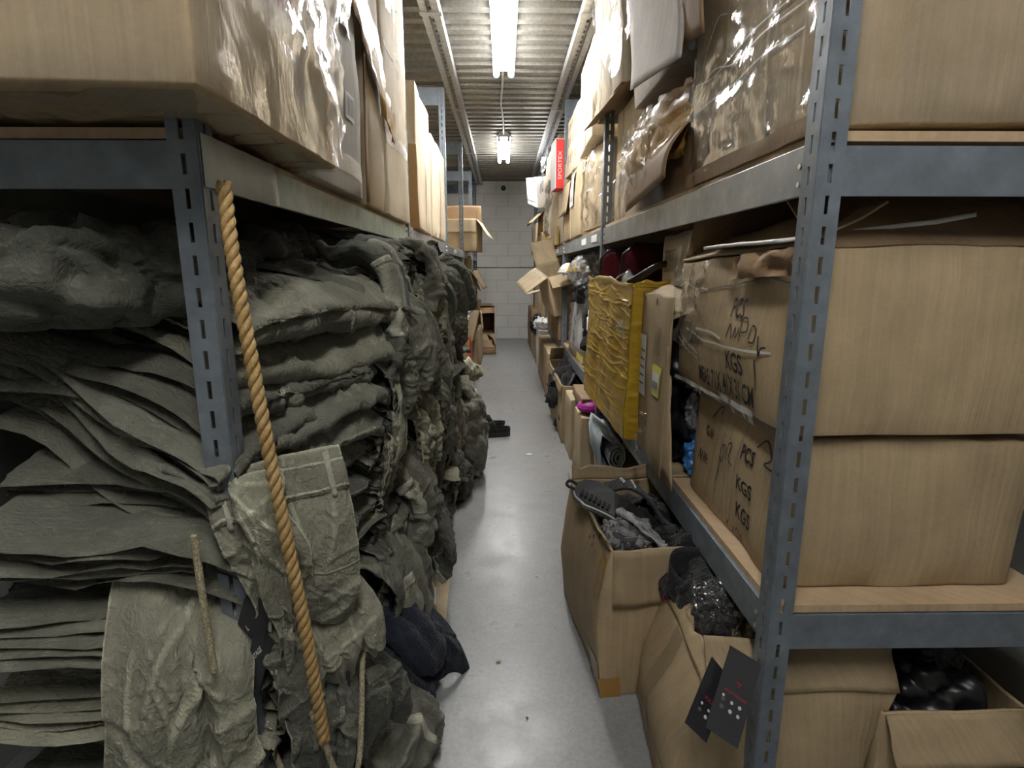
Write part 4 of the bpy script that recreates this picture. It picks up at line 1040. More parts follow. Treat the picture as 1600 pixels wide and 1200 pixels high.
drape('big olive trousers hanging at the rack end left of the near post', (-.56, .845, .70), (0, .0, math.radians(-72)), 59, 'olive_light', w=.26, h=.66, lam=.13, amp=.022, belly=.03, fn=40)
# navy garment on the floor
t, sf = drape('dark navy jacket crumpled on the floor against the trousers', (-.43, 1.42, .275), (.05, -.62, math.radians(-22)), 61, 'navy_cloth', dress=False, name='navy_jacket', cat='jacket', w=.34, h=.33, lam=.20, amp=.022, belly=.07, ncr=8, fn=10, tuck=.03)
sf.strip('seam', 8, 30, 20, 21, .002, 'navy_cloth', t); sf.strip('hem', 36, 39, 0, 53, .003, 'navy_cloth', t)
drape('navy cuff panel nearest the rope on the floor', (-.43, 1.27, .235), (.1, -.45, math.radians(-52)), 66, 'navy_cloth', dress=False, name='navy_garment', cat='jacket', w=.19, h=.24, lam=.25, amp=.012, belly=.03, ncr=5, fn=8, tuck=.02)
lt, sf = leg('navy sleeve folded on top of the crumpled navy jacket', [(-.42, 1.55, .25), (-.34, 1.48, .27), (-.26, 1.42, .22), (-.20, 1.38, .10)], .16, .07, (.3, 1, 0), 63, 'navy_cloth', name='navy_sleeve', cat='jacket', round_end=True, ncr=10, amp=.012, hemmat='navy_cloth')
leg('square navy cuff lying under the crumpled navy jacket', [(-.42, 1.42, .14), (-.36, 1.38, .12), (-.29, 1.36, .08), (-.23, 1.34, .03)], .26, .06, (.2, 1, 0), 64, 'navy_cloth', name='navy_cuff', cat='jacket', hem=6, ncr=8, amp=.008, hemmat='navy_cloth')
# middle and far hanging garments
leg('long dark trouser leg hanging in a curve down the third stack', [(-.42, 2.42, 1.02), (-.31, 2.40, .98), (-.275, 2.38, .80), (-.285, 2.36, .55), (-.33, 2.30, .32), (-.42, 2.18, .16)], .20, .06, (-.1, 1, .2), 71, 'olive_dark', fold=.55, ncr=14, amp=.012, seams=((.15, .98, 6, 7, 'seam'),))
leg('straight dark trouser leg hanging beside the second left post', [(-.40, 2.62, .95), (-.30, 2.62, .90), (-.27, 2.62, .70), (-.27, 2.60, .40), (-.28, 2.58, .12)], .19, .05, (-.1, 1, 0), 73, 'olive_dark', fold=.55, ncr=12, amp=.010, hem=4, seams=((.15, .95, 8, 9, 'seam'),))
leg('dark pocketed trousers folded over near the top of the second stack', [(-.45, 1.66, 1.27), (-.36, 1.64, 1.25), (-.31, 1.62, 1.16), (-.30, 1.60, 1.02), (-.33, 1.58, .92)], .30, .06, (-.1, 1, .1), 75, 'olive_dark', ncr=24, amp=.012, seams=((.4, .75, 12, 20, 'pocket'), (.38, .42, 12, 20, 'pocket_flap'), (.1, .95, 6, 7, 'seam')))
leg('hood-like dark garment at the top of the stack before the second left post', [(-.44, 2.30, 1.30), (-.33, 2.28, 1.30), (-.275, 2.27, 1.20), (-.285, 2.25, 1.10), (-.33, 2.24, 1.03)], .24, .05, (-.1, 1, 0), 77, 'olive_cloth', name='hooded_jacket', cat='jacket', ncr=26, amp=.018)
leg('angular cuff of dark trousers sticking out low toward the cardboard sheet', [(-.38, 1.98, .46), (-.28, 1.93, .42), (-.225, 1.90, .32), (-.20, 1.88, .19), (-.25, 1.86, .13)], .16, .04, (-.1, 1, .1), 79, 'olive_dark', hem=6, ncr=10, amp=.009)
leg('cargo pocket trousers bulging from the foot of the second stack', [(-.46, 1.62, .44), (-.34, 1.60, .42), (-.285, 1.59, .30), (-.28, 1.60, .17), (-.33, 1.62, .05)], .30, .08, (-.1, 1, .1), 81, 'olive_cloth', ncr=24, amp=.013, seams=((.45, .7, 13, 22, 'cargo_pocket'), (.42, .46, 13, 22, 'pocket_flap'), (.1, .9, 7, 8, 'seam')))
leg('rumpled cargo trousers above the cardboard sheet', [(-.46, 1.72, .62), (-.35, 1.72, .62), (-.29, 1.72, .54), (-.28, 1.72, .40), (-.32, 1.74, .32)], .28, .08, (-.1, 1, .1), 83, 'olive_cloth', ncr=28, amp=.014, seams=((.4, .62, 14, 21, 'cargo_pocket'),))
# free legs, cuffs and pleats poking from the stacks
specs = []
rg2 = random.Random(77)
HNG = ['out of the second stack', 'out of the third stack', 'beside the second left post', 'past the second left post', 'out of the far stacks']
zones = [('olive olive trouser end from the top poking out of the second stack on the left', 1.45, 1.85, -.345), ('olive olive trouser end from the top poking out of the third stack on the left', 1.88, 2.28, -.315),
         ('olive olive trouser end from the top poking out beside the second left post', 2.3, 2.72, -.29), ('olive olive trouser end from top poking out of stack past second left post', 2.9, 3.3, -.36), ('olive olive trouser end from the top poking out of the far stacks on the left', 3.35, 4.4, -.43)]
for zi, (lab, ya, yb, fx) in enumerate(zones):
    zs_ = sorted((rg2.uniform(.16, 1.16 if zi < 4 else .9) for _ in range((2, 2, 2, 2, 2)[zi])), reverse=True)
    for q, z in enumerate(zs_):
        y = rg2.uniform(ya, yb); L_ = rg2.uniform(.14, .30); w = rg2.uniform(.16, .30)
        out = rg2.uniform(.02, .065); dy = rg2.uniform(-.07, .07); sd = 100+zi*20+q
        z1 = max(.04, z-L_)
        leg(ORD[q]+lab[5:], [(fx-.10, y, z+.02), (fx-.01, y+dy*.2, z+.02), (fx+out, y+dy*.5, z-.3*(z-z1)), (fx+out*.9, y+dy, z1+.02), (fx+out*.4-.02, y+dy, z1)], w, rg2.uniform(.014, .024), (-.1, 1, rg2.uniform(-.3, .3)), sd,
            rg2.choice(('olive_cloth', 'olive_dark', 'olive_dark', 'olive_cloth', 'olive_light')), group='olive trouser ends poking out: zone '+'one two three four five'.split()[zi], name='trouser_end', ncr=9, amp=.008, cwid=.010, fold=.5, nu=36, nv=32,
            hem=3 if q % 2 else None, round_end=(q % 6 == 0), seams=((.2, .9, 6, 7, 'seam'),))
    n_h = (11, 11, 11, 9, 12)[zi]
    for q in range(n_h):
        z = .36+(.90, .90, .90, .80, .5)[zi]*(q+rg2.random()*.8)/n_h
        place_drape(rg2.randrange(12), (fx+.012+rg2.uniform(-.025, .025)-(.045 if z < .42 and zi < 2 else 0), rg2.uniform(ya+.03, yb-.03), min(z, 1.24)), (rg2.uniform(-.6, .6), rg2.uniform(.0, .30), rg2.uniform(-.6, .15)), ORD[q]+' from floor of the rumpled trousers hanging '+HNG[zi], 'rumpled trousers hanging out: zone '+'one two three four five'.split()[zi], rg2.uniform(.8, 1.15))
# heap on the floor past the second post
crumple('khaki and olive trousers heaped on the floor past the second left post', (-.33, 3.22, 0), (.36, .46, .50), 201, 'olive_cloth', (0, .1, .1), ncr=60, amp=.028)
leg('khaki trouser leg hanging over the floor heap', [(-.42, 3.0, .62), (-.33, 2.98, .60), (-.275, 2.98, .50), (-.26, 2.98, .35), (-.28, 2.98, .22)], .17, .06, (-.2, 1, 0), 203, 'khaki_cloth', ncr=8, amp=.010)
leg('olive trousers with drawcord draped over the front of the floor heap', [(-.30, 3.3, .56), (-.22, 3.28, .50), (-.165, 3.27, .36), (-.15, 3.26, .18), (-.18, 3.25, .03)], .32, .07, (-.1, 1, 0), 205, 'olive_cloth', ncr=30, amp=.014, seams=((.2, .9, 8, 9, 'seam'), (.5, .7, 11, 17, 'pocket')))
leg('rolled olive garment lying on top of the floor heap', [(-.34, 3.4, .56), (-.28, 3.5, .60), (-.23, 3.60, .57), (-.175, 3.68, .51)], .14, .10, (1, .3, 0), 207, 'olive_light', round_end=True, ncr=14, amp=.008)
crumple('dark trousers sagging at the foot of the floor heap', (-.30, 2.86, 0), (.24, .26, .20), 209, 'olive_dark', ncr=30)
t, sf = leg('black jacket sleeve with pale lettering hanging beside the second left post', [(-.36, 2.78, .95), (-.27, 2.76, .90), (-.235, 2.76, .80), (-.225, 2.75, .70)], .15, .05, (-.2, 1, .2), 211, 'black_cloth', name='black_sleeve', cat='jacket', ncr=8, amp=.008, hemmat='black_cloth')
tv, tf = text_mesh('VINTAGE', .035); b_ = t.location
part('printed_text', [(-.195-b_.x, 2.76-b_.y-b2*1.0, .80-b_.z-a2*1.0) for a2, b2, _ in tv], tf, 'ink_pale', t)
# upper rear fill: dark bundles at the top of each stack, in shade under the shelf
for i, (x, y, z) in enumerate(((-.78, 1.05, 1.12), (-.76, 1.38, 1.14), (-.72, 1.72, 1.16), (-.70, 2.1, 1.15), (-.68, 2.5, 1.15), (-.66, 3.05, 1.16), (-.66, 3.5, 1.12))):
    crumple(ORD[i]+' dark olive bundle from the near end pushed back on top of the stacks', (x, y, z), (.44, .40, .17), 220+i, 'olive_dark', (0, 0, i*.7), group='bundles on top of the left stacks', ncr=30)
# white bags and paper past the trousers
for i, (x, y, z, s_) in enumerate(((-.40, 4.62, .86, .22), (-.36, 4.75, .93, .2))):
    t, sf = crumple(('crumpled white plastic bag on top of the far trousers', 'small crumpled white bag against the third left post')[i], (x, y, z-.08), (s_, s_, s_*.7), 240+i, 'paper', name='plastic_bag', cat='bag', ncr=26, amp=.04)

# ---- rope and cords
def rope(label, pts, r, strands, pitch, mat, name, n=None, ns=9):
    C_ = catmull(pts, 400); d = np.concatenate([[0], np.cumsum(np.linalg.norm(np.diff(C_, axis=0), axis=1))])
    m = n or int(d[-1]/.0035); s = np.linspace(0, d[-1], m); C_ = np.stack([np.interp(s, d, C_[:, i]) for i in range(3)], -1)
    T, A, B_ = frames(C_); t = thing(name, label, 'rope', tuple(C_[0]))
    for k_ in range(strands):
        a = s/pitch*2*math.pi+k_*2*math.pi/strands
        Q = C_+r*.52*(np.cos(a)[:, None]*A+np.sin(a)[:, None]*B_)
        v, f = tube_geo(Q-C_[0], r*.56, ns); part('strand', v, f, mat, t, True)
    return t
rope('thick twisted tan rope hanging down in front of the near trousers', [(-.415, .875, 1.345), (-.405, .86, 1.24), (-.385, .845, 1.08), (-.368, .84, .92), (-.353, .84, .78), (-.34, .845, .64), (-.33, .85, .49), (-.325, .855, .39)], .0105, 3, .055, 'rope_fibre', 'twisted_rope')
rope('thin braided beige cord looping from the end of the thick rope', [(-.325, .855, .395), (-.315, .86, .33), (-.295, .87, .28), (-.275, .88, .31), (-.275, .92, .38), (-.285, .98, .44), (-.29, 1.02, .46)], .0055, 4, .022, 'cord_fibre', 'braided_cord')
rope('thin braided cord lying diagonal behind the thick rope', [(-.42, .93, .52), (-.39, .915, .46), (-.36, .90, .40), (-.335, .88, .35)], .005, 4, .02, 'cord_fibre', 'braided_cord')
rope('thin braided cord trailing at the foot of the near left post', [(-.46, .92, .36), (-.44, .91, .30), (-.41, .90, .22), (-.38, .90, .12)], .006, 4, .022, 'cord_fibre', 'braided_cord')
rope('pale braided cord hanging left of the near left post', [(-.50, .835, .80), (-.495, .83, .70), (-.49, .825, .62), (-.485, .82, .56)], .006, 4, .02, 'cord_fibre', 'braided_cord')

# ---- hang tags among the trousers
def card(label, corners, mat, texts=(), name='hang_tag', th=.0012, cat='tag', string=None):
    a, b, c, d = (np.array(q, float) for q in corners)   # bottom-left, bottom-right, top-right, top-left as seen
    o_ = (a+b+c+d)/4; t = thing(name, label, cat, tuple(o_))
    U = (b-a); V = (d-a); n = np.cross(U, V); n /= np.linalg.norm(n)
    part('card', [q-o_ for q in (a, b, c, d)], [(0, 1, 2, 3)], mat, t, solid=th, off=-1)
    w, h = np.linalg.norm(U), np.linalg.norm(V)
    for (s_, u, v, size, rot, m) in texts:
        tv, tf = text_mesh(s_, size, .0002)
        if not len(tv): continue
        cr, sr = math.cos(rot), math.sin(rot)
        P = [a-o_+U*(u+(x*cr-y*sr)/w)+V*(v+(x*sr+y*cr)/h)+n*.0008 for x, y, _ in tv]
        part('lettering', P, tf, m, t)
    if string: part('string', *tube_geo(catmull([np.array(q)-o_ for q in string], 12), .001, 5), 'ink_pale', t, True)
    return t
card('black hang tag with white back dangling beside the near left post', [(-.515, .965, .55), (-.465, .955, .50), (-.440, .96, .63), (-.50, .97, .60)], 'tag_black', (('DENIM', .45, .5, .014, 1.1, 'ink_pale'),), string=[(-.47, .96, .61), (-.48, .97, .66), (-.485, .975, .70)])
card('white paper tag behind the black one beside the near left post', [(-.47, .97, .535), (-.452, .965, .53), (-.447, .965, .60), (-.468, .97, .575)], 'paper')
card('lower black hang tag with pale lettering beside the near left post', [(-.508, .955, .45), (-.480, .95, .41), (-.445, .955, .52), (-.475, .96, .555)], 'tag_black', (('VINTAGE', .35, .5, .012, 1.2, 'ink_pale'),))
card('black patch with white bird emblem under the puffed bundle', [(-.405, 1.085, .285), (-.345, 1.085, .31), (-.345, 1.09, .39), (-.405, 1.09, .385)], 'tag_black', (('VIP', .72, .62, .022, 1.5, 'ink_pale'),), name='fabric_label')
o_ = bpy.data.objects[-1] if False else None
tb = [ob for ob in COL.objects if ob.get('label', '').startswith('black patch with white bird')][0]
part('bird_emblem', [(-.022, -.004, -.035), (-.006, -.004, -.008), (.018, -.004, .010), (.0, -.004, .006), (-.024, -.004, .034), (-.014, -.004, .0)], [(0, 1, 5), (1, 2, 3), (3, 4, 5), (1, 3, 5)], 'ink_pale', tb)
card('white fabric tag sticking out of the middle of the third stack', [(-.30, 1.70, .535), (-.245, 1.78, .50), (-.25, 1.79, .52), (-.31, 1.72, .60)], 'paper')
card('small white size tag reading 32 above the cardboard sheet', [(-.268, 1.72, .105), (-.238, 1.74, .08), (-.238, 1.76, .135), (-.266, 1.74, .155)], 'paper', (('32', .5, .5, .022, .2, 'ink'),))
card('pale buttoned strap tag high on the stack before the second left post', [(-.28, 2.5, .86), (-.255, 2.56, .86), (-.262, 2.56, .97), (-.285, 2.5, .97)], 'paper_tape', (('o', .5, .3, .02, 0, 'ink'),))
# the loose pieces on the near corner hang in front of the stack's near ends
for ob in list(COL.objects):
    lb = ob.get('label', '')
    for key, k_ in (('pale olive trousers hanging with waistband', .875), ('light trouser leg ending in a stitched', .885), ('dark tongue-shaped trouser leg', .89), ('dark olive flap hanging in the corner', .90), ('rumpled dark trousers with edge seam', .89),
                    ('dark trousers with flap pocket hanging', .89), ('puffed grey-olive bundle', .88), ('black hang tag with white back', .92), ('white paper tag behind the black', .92), ('lower black hang tag with pale', .92), ('black patch with white bird', .89)):
        if lb.startswith(key):
            c_ = Vector((0, 0, 1.22)); ob.location = c_+(ob.location-c_)*k_; ob.scale = (k_, k_, k_)
# ------------------------------------------------------------------ shoes
def shoe(label, loc, rot, L=.27, W=.095, sole_h=.03, upper='black_cloth', inner='paper', cat='shoe', back=.35, heel=.045, group=None):
    """toe towards -x, standing on z=0"""
    t = thing('slip_on_shoe', label, cat, loc, rot, group)
    n = 28; s = np.linspace(0, 1, n)
    hw = W/2*np.interp(s, [0, .04, .12, .3, .5, .75, .92, 1], [.25, .55, .85, 1, .88, .78, .7, .35])
    x = (s-.5)*L
    top = np.interp(s, [0, .3, 1], [sole_h, sole_h, sole_h+.012])
    def loft(z0, z1, k_):
        ring = []
        for side in (-1, 1):
            rr = [(x[i], side*hw[i]*k_) for i in (range(n) if side < 0 else range(n-1, -1, -1))]; ring += rr
        m = len(ring); v = [(a, b, z0) for a, b in ring]; 
        zt = np.concatenate([z1, z1[::-1]]); v += [(a, b, zt[i]) for i, (a, b) in enumerate(ring)]
        f = [tuple(range(m))[::-1], tuple(range(m, 2*m))]+[(i, (i+1) % m, m+(i+1) % m, m+i) for i in range(m)]
        return v, f
    v, f = loft(0., top, 1.04); part('sole', v, f, 'black_rubber', t, False, bevel=.003)
    v, f = loft(.01, top+.004, .86); part('insole', v, f, inner, t)
    # vamp: domed over the front, side walls run to the heel
    a = np.linspace(0, math.pi, 17); P = []
    for i in range(n):
        h = np.interp(s[i], [0, .1, .35, .55, .62, 1], [.022, .045, .075, .085, heel+.012, heel+.01])
        cov = np.interp(s[i], [0, .55, .62, 1], [0, 0, .62, .62])   # opening half angle
        row = []
        for q in a:
            ang = q if cov == 0 else (q*(1-cov) if q < math.pi/2 else math.pi-(math.pi-q)*(1-cov))
            row.append((x[i], -hw[i]*math.cos(ang)*1.0, top[i]+h*math.sin(ang)**.8 if cov == 0 else top[i]+h*min(1, abs(math.sin(ang)))))
        P.append(row)
    P = np.array(P); f = []
    for i in range(n-1):
        for j in range(16):
            if s[i] >= .56 and j == 8-0 and False: continue
            if s[i] >= .56 and 7 <= j <= 8: continue
            f.append((i*17+j, (i+1)*17+j, (i+1)*17+j+1, i*17+j+1))
    part('upper', P.reshape(-1, 3), f, upper, t, True, .003, off=0)
    return t
shoe('black slip-on shoe with white insole on the floor, nearer of the pair', (-.09, 3.98, 0), (0, 0, math.radians(8)), group=None)
shoe('black slip-on shoe with white insole on the floor, farther of the pair', (-.13, 4.16, 0), (0, 0, math.radians(-6)))

# ------------------------------------------------------------------ contents of the shoe carton
fill, sf = crumple('black shoes heap filling the tall open carton', (.455, 1.69, .10), (.32, .44, .34), 301, 'black_cloth', (0, 0, .1), name='shoe_heap', cat='shoes', ncr=30)
def boot(label, loc, rot):
    t = thing('camouflage_boot', label, 'shoe', loc, rot)
    n = 22; s = np.linspace(0, 1, n); L, W = .25, .085
    hw = W/2*np.interp(s, [0, .05, .2, .5, .8, 1], [.35, .7, 1, .8, .82, .4]); x = (s-.5)*L
    bend = -.03*(s-.4)**2*4
    ring = [(x[i], -hw[i], bend[i]) for i in range(n)]+[(x[i], hw[i], bend[i]) for i in range(n-1, -1, -1)]; m = len(ring)
    v = [(a, b, c+.014) for a, b, c in ring]+[(a, b, c-.008) for a, b, c in ring]
    part('sole', v, [tuple(range(m)), tuple(range(m, 2*m))[::-1]]+[(i, (i+1) % m, m+(i+1) % m, m+i) for i in range(m)], 'black_rubber', t, bevel=.002)
    for i in range(7):
        xx = -.105+i*.015; MB().box(xx, xx+.008, -.03, -.012, .012, .020).build('tread_lug', 'black_plastic', t)
    rows = []
    for i in range(n):
        a = np.linspace(0, math.pi, 12); h = np.interp(s[i], [0, .3, .6, 1], [.035, .07, .10, .12])
        rows.append([(x[i], -hw[i]*1.08*math.cos(q), bend[i]-.004-h*math.sin(q)) for q in a])
    P = np.array(rows); part('upper', P.reshape(-1, 3), grid_faces(n, 12), 'grey_camo', t, True, .004, off=0)
    rm = [(x[i], -hw[i]*1.05, bend[i]+.004) for i in range(n)]
    part('welt', *tube_geo(rm, .005, 6), 'metal_bright' if False else 'ink_pale', t, True)
    part('pull_loop', *tube_geo(catmull([(-.12, -.01, -.01), (-.15, -.012, -.015), (-.158, 0, -.02), (-.15, .012, -.02), (-.12, .01, -.02)], 16), .005, 6), 'black_cloth', t, True)
    return t
boot('grey camouflage shoe lying sole-up on top of the tall open carton', (.335, 1.60, .505), (math.radians(38), math.radians(24), math.radians(-22)))
leg('grey camouflage strap hanging across the tall open carton', [(.33, 1.70, .47), (.38, 1.58, .47), (.44, 1.50, .44), (.49, 1.47, .40)], .05, .012, (.4, .6, -.5), 305, 'grey_camo', name='camouflage_strap', cat='strap', ncr=6, amp=.004, nu=30, nv=16)
t = thing('cord_bundle', 'bundle of black cords tied with white printed band in the tall carton', 'cords', (.40, 1.68, .50))
for i in range(7):
    o_ = (i-3)*.011
    part('cord', *tube_geo(catmull([(-.05, .10+o_, -.01), (.0, .03+o_, .03), (.05, -.04+o_*.8, .015), (.08, -.12+o_*.6, -.03)], 24), .006, 7), 'black_cloth', t, True)
tv, tf = text_mesh('OUTDOOR', .022, .0008)
part('printed_band', [(.0+b_*.3-.012, .045+.0-a_*.6, .040+b_*.4+.006*math.sin(a_*20)) for a_, b_, _ in tv], tf, 'paper', t)
part('printed_band', [(.03+b_*.3-.012, .015-a_*.6, .037+b_*.4) for a_, b_, _ in tv], tf, 'paper', t)
t, _ = crumple('grey mesh shoe bag bulging at the front of the tall carton', (.36, 1.55, .36), (.16, .12, .11), 307, 'grey_camo', name='mesh_bag', cat='bag')
# black elastic belt looping out of the lower carton, its tag
C_ = catmull([(.60, 1.36, .40), (.52, 1.36, .45), (.455, 1.37, .44), (.445, 1.34, .40), (.50, 1.26, .365), (.58, 1.20, .35)], 40)
T, A_, B_ = frames(C_); Wd = np.array([.15, .35, .92]); P = np.stack([C_+k_*Wd*.036 for k_ in np.linspace(-1, 1, 5)], 1)-C_[0]
t = thing('elastic_belt', 'wide black elastic belt looping over the camouflage carton', 'belt', tuple(C_[0])); part('band', P.reshape(-1, 3), grid_faces(40, 5), 'black_cloth', t, True, .004, off=0)
crumple('black garments piled in the dark between the two floor cartons', (.60, 1.40, .26), (.30, .40, .20), 309, 'black_cloth', name='black_garment', cat='garment', ncr=26)
card('black hang tag with red lettering sticking out toward the tall carton', [(.428, 1.375, .335), (.535, 1.33, .30), (.53, 1.33, .352), (.437, 1.38, .39)], 'tag_black', (('CAMOUFLAGE', .08, .5, .011, 1.57, 'tag_red'),))
# ------------------------------------------------------------------ contents of the camouflage carton
crumple('camouflage clothing stuffed in the bulging carton', (.60, 1.23, .12), (.24, .26, .25), 311, 'camo_cloth', name='camouflage_clothing', cat='clothing', ncr=40)
leg('folded camouflage jacket rising out of the bulging carton', [(.56, 1.30, .30), (.565, 1.22, .375), (.575, 1.15, .385), (.585, 1.08, .33)], .11, .05, (1, 0, .5), 313, 'camo_cloth', name='camouflage_jacket', cat='jacket', ncr=16, amp=.01, hemmat='camo_cloth')
crumple('clear plastic pouch of black cord on the edge of the bulging carton', (.505, 1.20, .335), (.09, .14, .13), 315, 'shrink_wrap', name='plastic_pouch', cat='bag', ncr=30, amp=.03)
crumple('black strap ball inside the clear pouch', (.51, 1.20, .34), (.06, .10, .10), 317, 'black_cloth', name='strap_ball', cat='strap')
def icons(tag_t, corners, rows):
    a, b, c, d = (np.array(q, float) for q in corners); o_ = (a+b+c+d)/4; n = np.cross(b-a, d-a); n /= np.linalg.norm(n)
    for (u, v, r, m) in rows:
        c0 = a+(b-a)*u+(d-a)*v-o_+n*.0009; e1 = (b-a)/np.linalg.norm(b-a); e2 = (d-a)/np.linalg.norm(d-a)
        part('icon_dot', [c0+r*(math.cos(q)*e1+math.sin(q)*e2) for q in np.arange(10)*2*math.pi/10], [tuple(range(10))], m, tag_t)
def logo(tag_t, corners, u, v, s_):
    a, b, c, d = (np.array(q, float) for q in corners); o_ = (a+b+c+d)/4; n = np.cross(b-a, d-a); n /= np.linalg.norm(n)
    e1 = (b-a)/np.linalg.norm(b-a); e2 = (d-a)/np.linalg.norm(d-a); c0 = a+(b-a)*u+(d-a)*v-o_+n*.0009
    for tri in (((-1, .5), (-.1, .5), (-.35, -.1)), ((1, .5), (.1, .5), (.35, -.1)), ((-.3, -.2), (.3, -.2), (0, -.8)), ((-.2, .4), (.2, .4), (0, 0))):
        part('emblem', [c0+s_*(p*e1+q*e2) for p, q in tri], [(0, 1, 2)], 'tag_red', tag_t)
cr = [(.392, .925, .342), (.455, .915, .300), (.497, .938, .470), (.437, .948, .505)]
t = card('larger black hang tag with red emblem and white icons over the carton front', cr, 'tag_sheen', (('BOLD TRADING', .52, .53, .0072, 0, 'tag_red'),))
logo(t, cr, .52, .66, .008); icons(t, cr, [(.22, .42, .0045, 'ink_grey'), (.24, .33, .005, 'ink_grey'), (.48, .43, .0035, 'paper'), (.5, .33, .0042, 'paper'), (.72, .43, .004, 'paper'), (.74, .33, .0038, 'paper'), (.20, .46, .003, 'paper')])
cr2 = [(.362, .955, .325), (.405, .945, .285), (.446, .955, .425), (.410, .965, .468)]
t = card('smaller black hang tag half hidden behind the larger one', cr2, 'tag_black', (('PULL', .5, .5, .010, 0, 'tag_red'),))
icons(t, cr2, [(.3, .40, .003, 'paper'), (.3, .31, .0045, 'ink_grey'), (.62, .38, .0032, 'paper'), (.6, .28, .0042, 'paper')])
# ------------------------------------------------------------------ mat, ball, bags
t = thing('rolled_mat', 'loosely rolled grey-blue patterned foam mat under the right shelf', 'mat', (.548, 2.52, .252))
th = np.linspace(0, 6.6*math.pi, 130); r = .010+.0030*th+.002*np.sin(th*2); r = np.minimum(r, .085)
sx = r*np.cos(th)*.62; sz = r*np.sin(th)*1.0
sx += -.02*(r/.09); xs = np.concatenate([sx, [-.085, -.095, -.085, -.03]]); zs = np.concatenate([sz, [.11, .05, -.06, -.085]])
zmin = zs.min(); P = []
Yl = (0, .15, .3, .42)
for y in Yl: P.append(np.stack([xs+.03*y, np.full(len(xs), y), zs-zmin+.004], -1))
P = np.array(P); part('mat', P.reshape(-1, 3), grid_faces(len(Yl), len(xs)), 'mat_foam', t, True, .006, off=0)
part('mat_rim', *tube_geo(P[0], .0032, 6), 'mat_edge', t, True)
def ball(label, loc, r, squash=.8):
    a = np.linspace(.02, math.pi-.02, 16); b = np.arange(24)*2*math.pi/24; t = thing('pink_ball', label, 'ball', loc)
    P = np.array([[(r*math.sin(p)*math.cos(q), r*math.sin(p)*math.sin(q), r*squash*(1-math.cos(p))) for q in b] for p in a])
    part('body', P.reshape(-1, 3), grid_faces(16, 24, True), 'magenta', t, True)
    part('rim', *tube_geo([(r*1.005*math.cos(q), r*1.005*math.sin(q), r*squash) for q in np.append(b, b[0])], .003, 6), 'magenta', t, True)
ball('bright magenta plastic ball on the light floor carton', (.52, 3.22, .375), .085, .5)
ball('magenta plastic ball wedged beside the second right post', (.565, 2.90, .25), .085, .95)
def bag(label, loc, rot, w, h, d, mat='maroon_cloth'):
    t = thing('padded_bag', label, 'bag', loc, rot)
    n = 24; U, V = np.meshgrid(np.linspace(-1, 1, n), np.linspace(0, 1, n), indexing='ij')
    q = np.clip(1-np.abs(U)**4, 0, 1)**.5; e = np.clip(1-(np.abs(2*V-1))**4, 0, 1)**.5
    X = U*w/2*np.interp(V, [0, .75, 1], [1, 1, .62]); Z = V*h
    for sg in (-1, 1): part('panel', np.stack([X, sg*d/2*q*e, Z], -1).reshape(-1, 3), grid_faces(n, n), mat, t, True)
    edge = [(X[0, j], 0, Z[0, j]) for j in range(n)]+[(X[i, -1], 0, h) for i in range(1, n)]+[(X[-1, j], 0, Z[-1, j]) for j in range(n-2, -1, -1)]
    part('piping', *tube_geo(edge, .007, 7), 'black_plastic', t, True)
    return t
bag('maroon padded bag with black piping behind the golden carton, nearer one', (.64, 2.50, 1.157), (math.radians(14), 0, math.radians(8)), .26, .17, .07)
bag('maroon padded bag with black piping behind the golden carton, by the post', (.56, 2.82, 1.157), (math.radians(10), 0, math.radians(0)), .16, .15, .06)
o = part('curved_grip', *tube_geo(catmull([(.50, 2.25, 1.165), (.545, 2.2, 1.20), (.60, 2.16, 1.235), (.66, 2.12, 1.235)], 16), .014, 8), 'black_plastic', smooth=True); tag(o, 'curved black grip rising from behind the golden carton', 'grip')
o = part('wire_hanger', *tube_geo(catmull([(.455, 2.35, 1.165), (.49, 2.4, 1.19), (.54, 2.45, 1.21)], 12), .003, 6), 'metal_bright', smooth=True); tag(o, 'thin bright wire leaning on top of the golden carton', 'wire')
v, f = tube_geo([(0, 0, 0), (0, 0, .03), (0, 0, .062)], [.035, .028, .004], 12); t = thing('plastic_scrap', 'pointed scrap of clear packaging on top of the golden carton', 'packaging', (.535, 2.42, 1.158)); part('body', v, f, 'clear_bag', t, True); v2, f2 = tube_geo([(0, 0, .002), (0, 0, .03), (0, 0, .055)], [.028, .02, .003], 10); part('label', v2, f2, 'paper', t, True)
# black and blue bags in the torn carton
crumple('black plastic bags inside the torn open carton', (.72, 1.80, ZM+.01), (.34, .26, .46), 331, 'black_plastic', name='black_bag', cat='bag', ncr=40, amp=.04)
crumple('blue plastic packet at the bottom of the torn open carton', (.635, 1.675, ZM+.01), (.10, .05, .13), 333, 'blue_bag', name='blue_packet', cat='bag', ncr=14)
crumple('clear crinkled film between torn carton and KGS cartons', (.62, 1.655, ZM+.16), (.10, .06, .12), 335, 'clear_bag', name='plastic_film', cat='packaging', ncr=30)
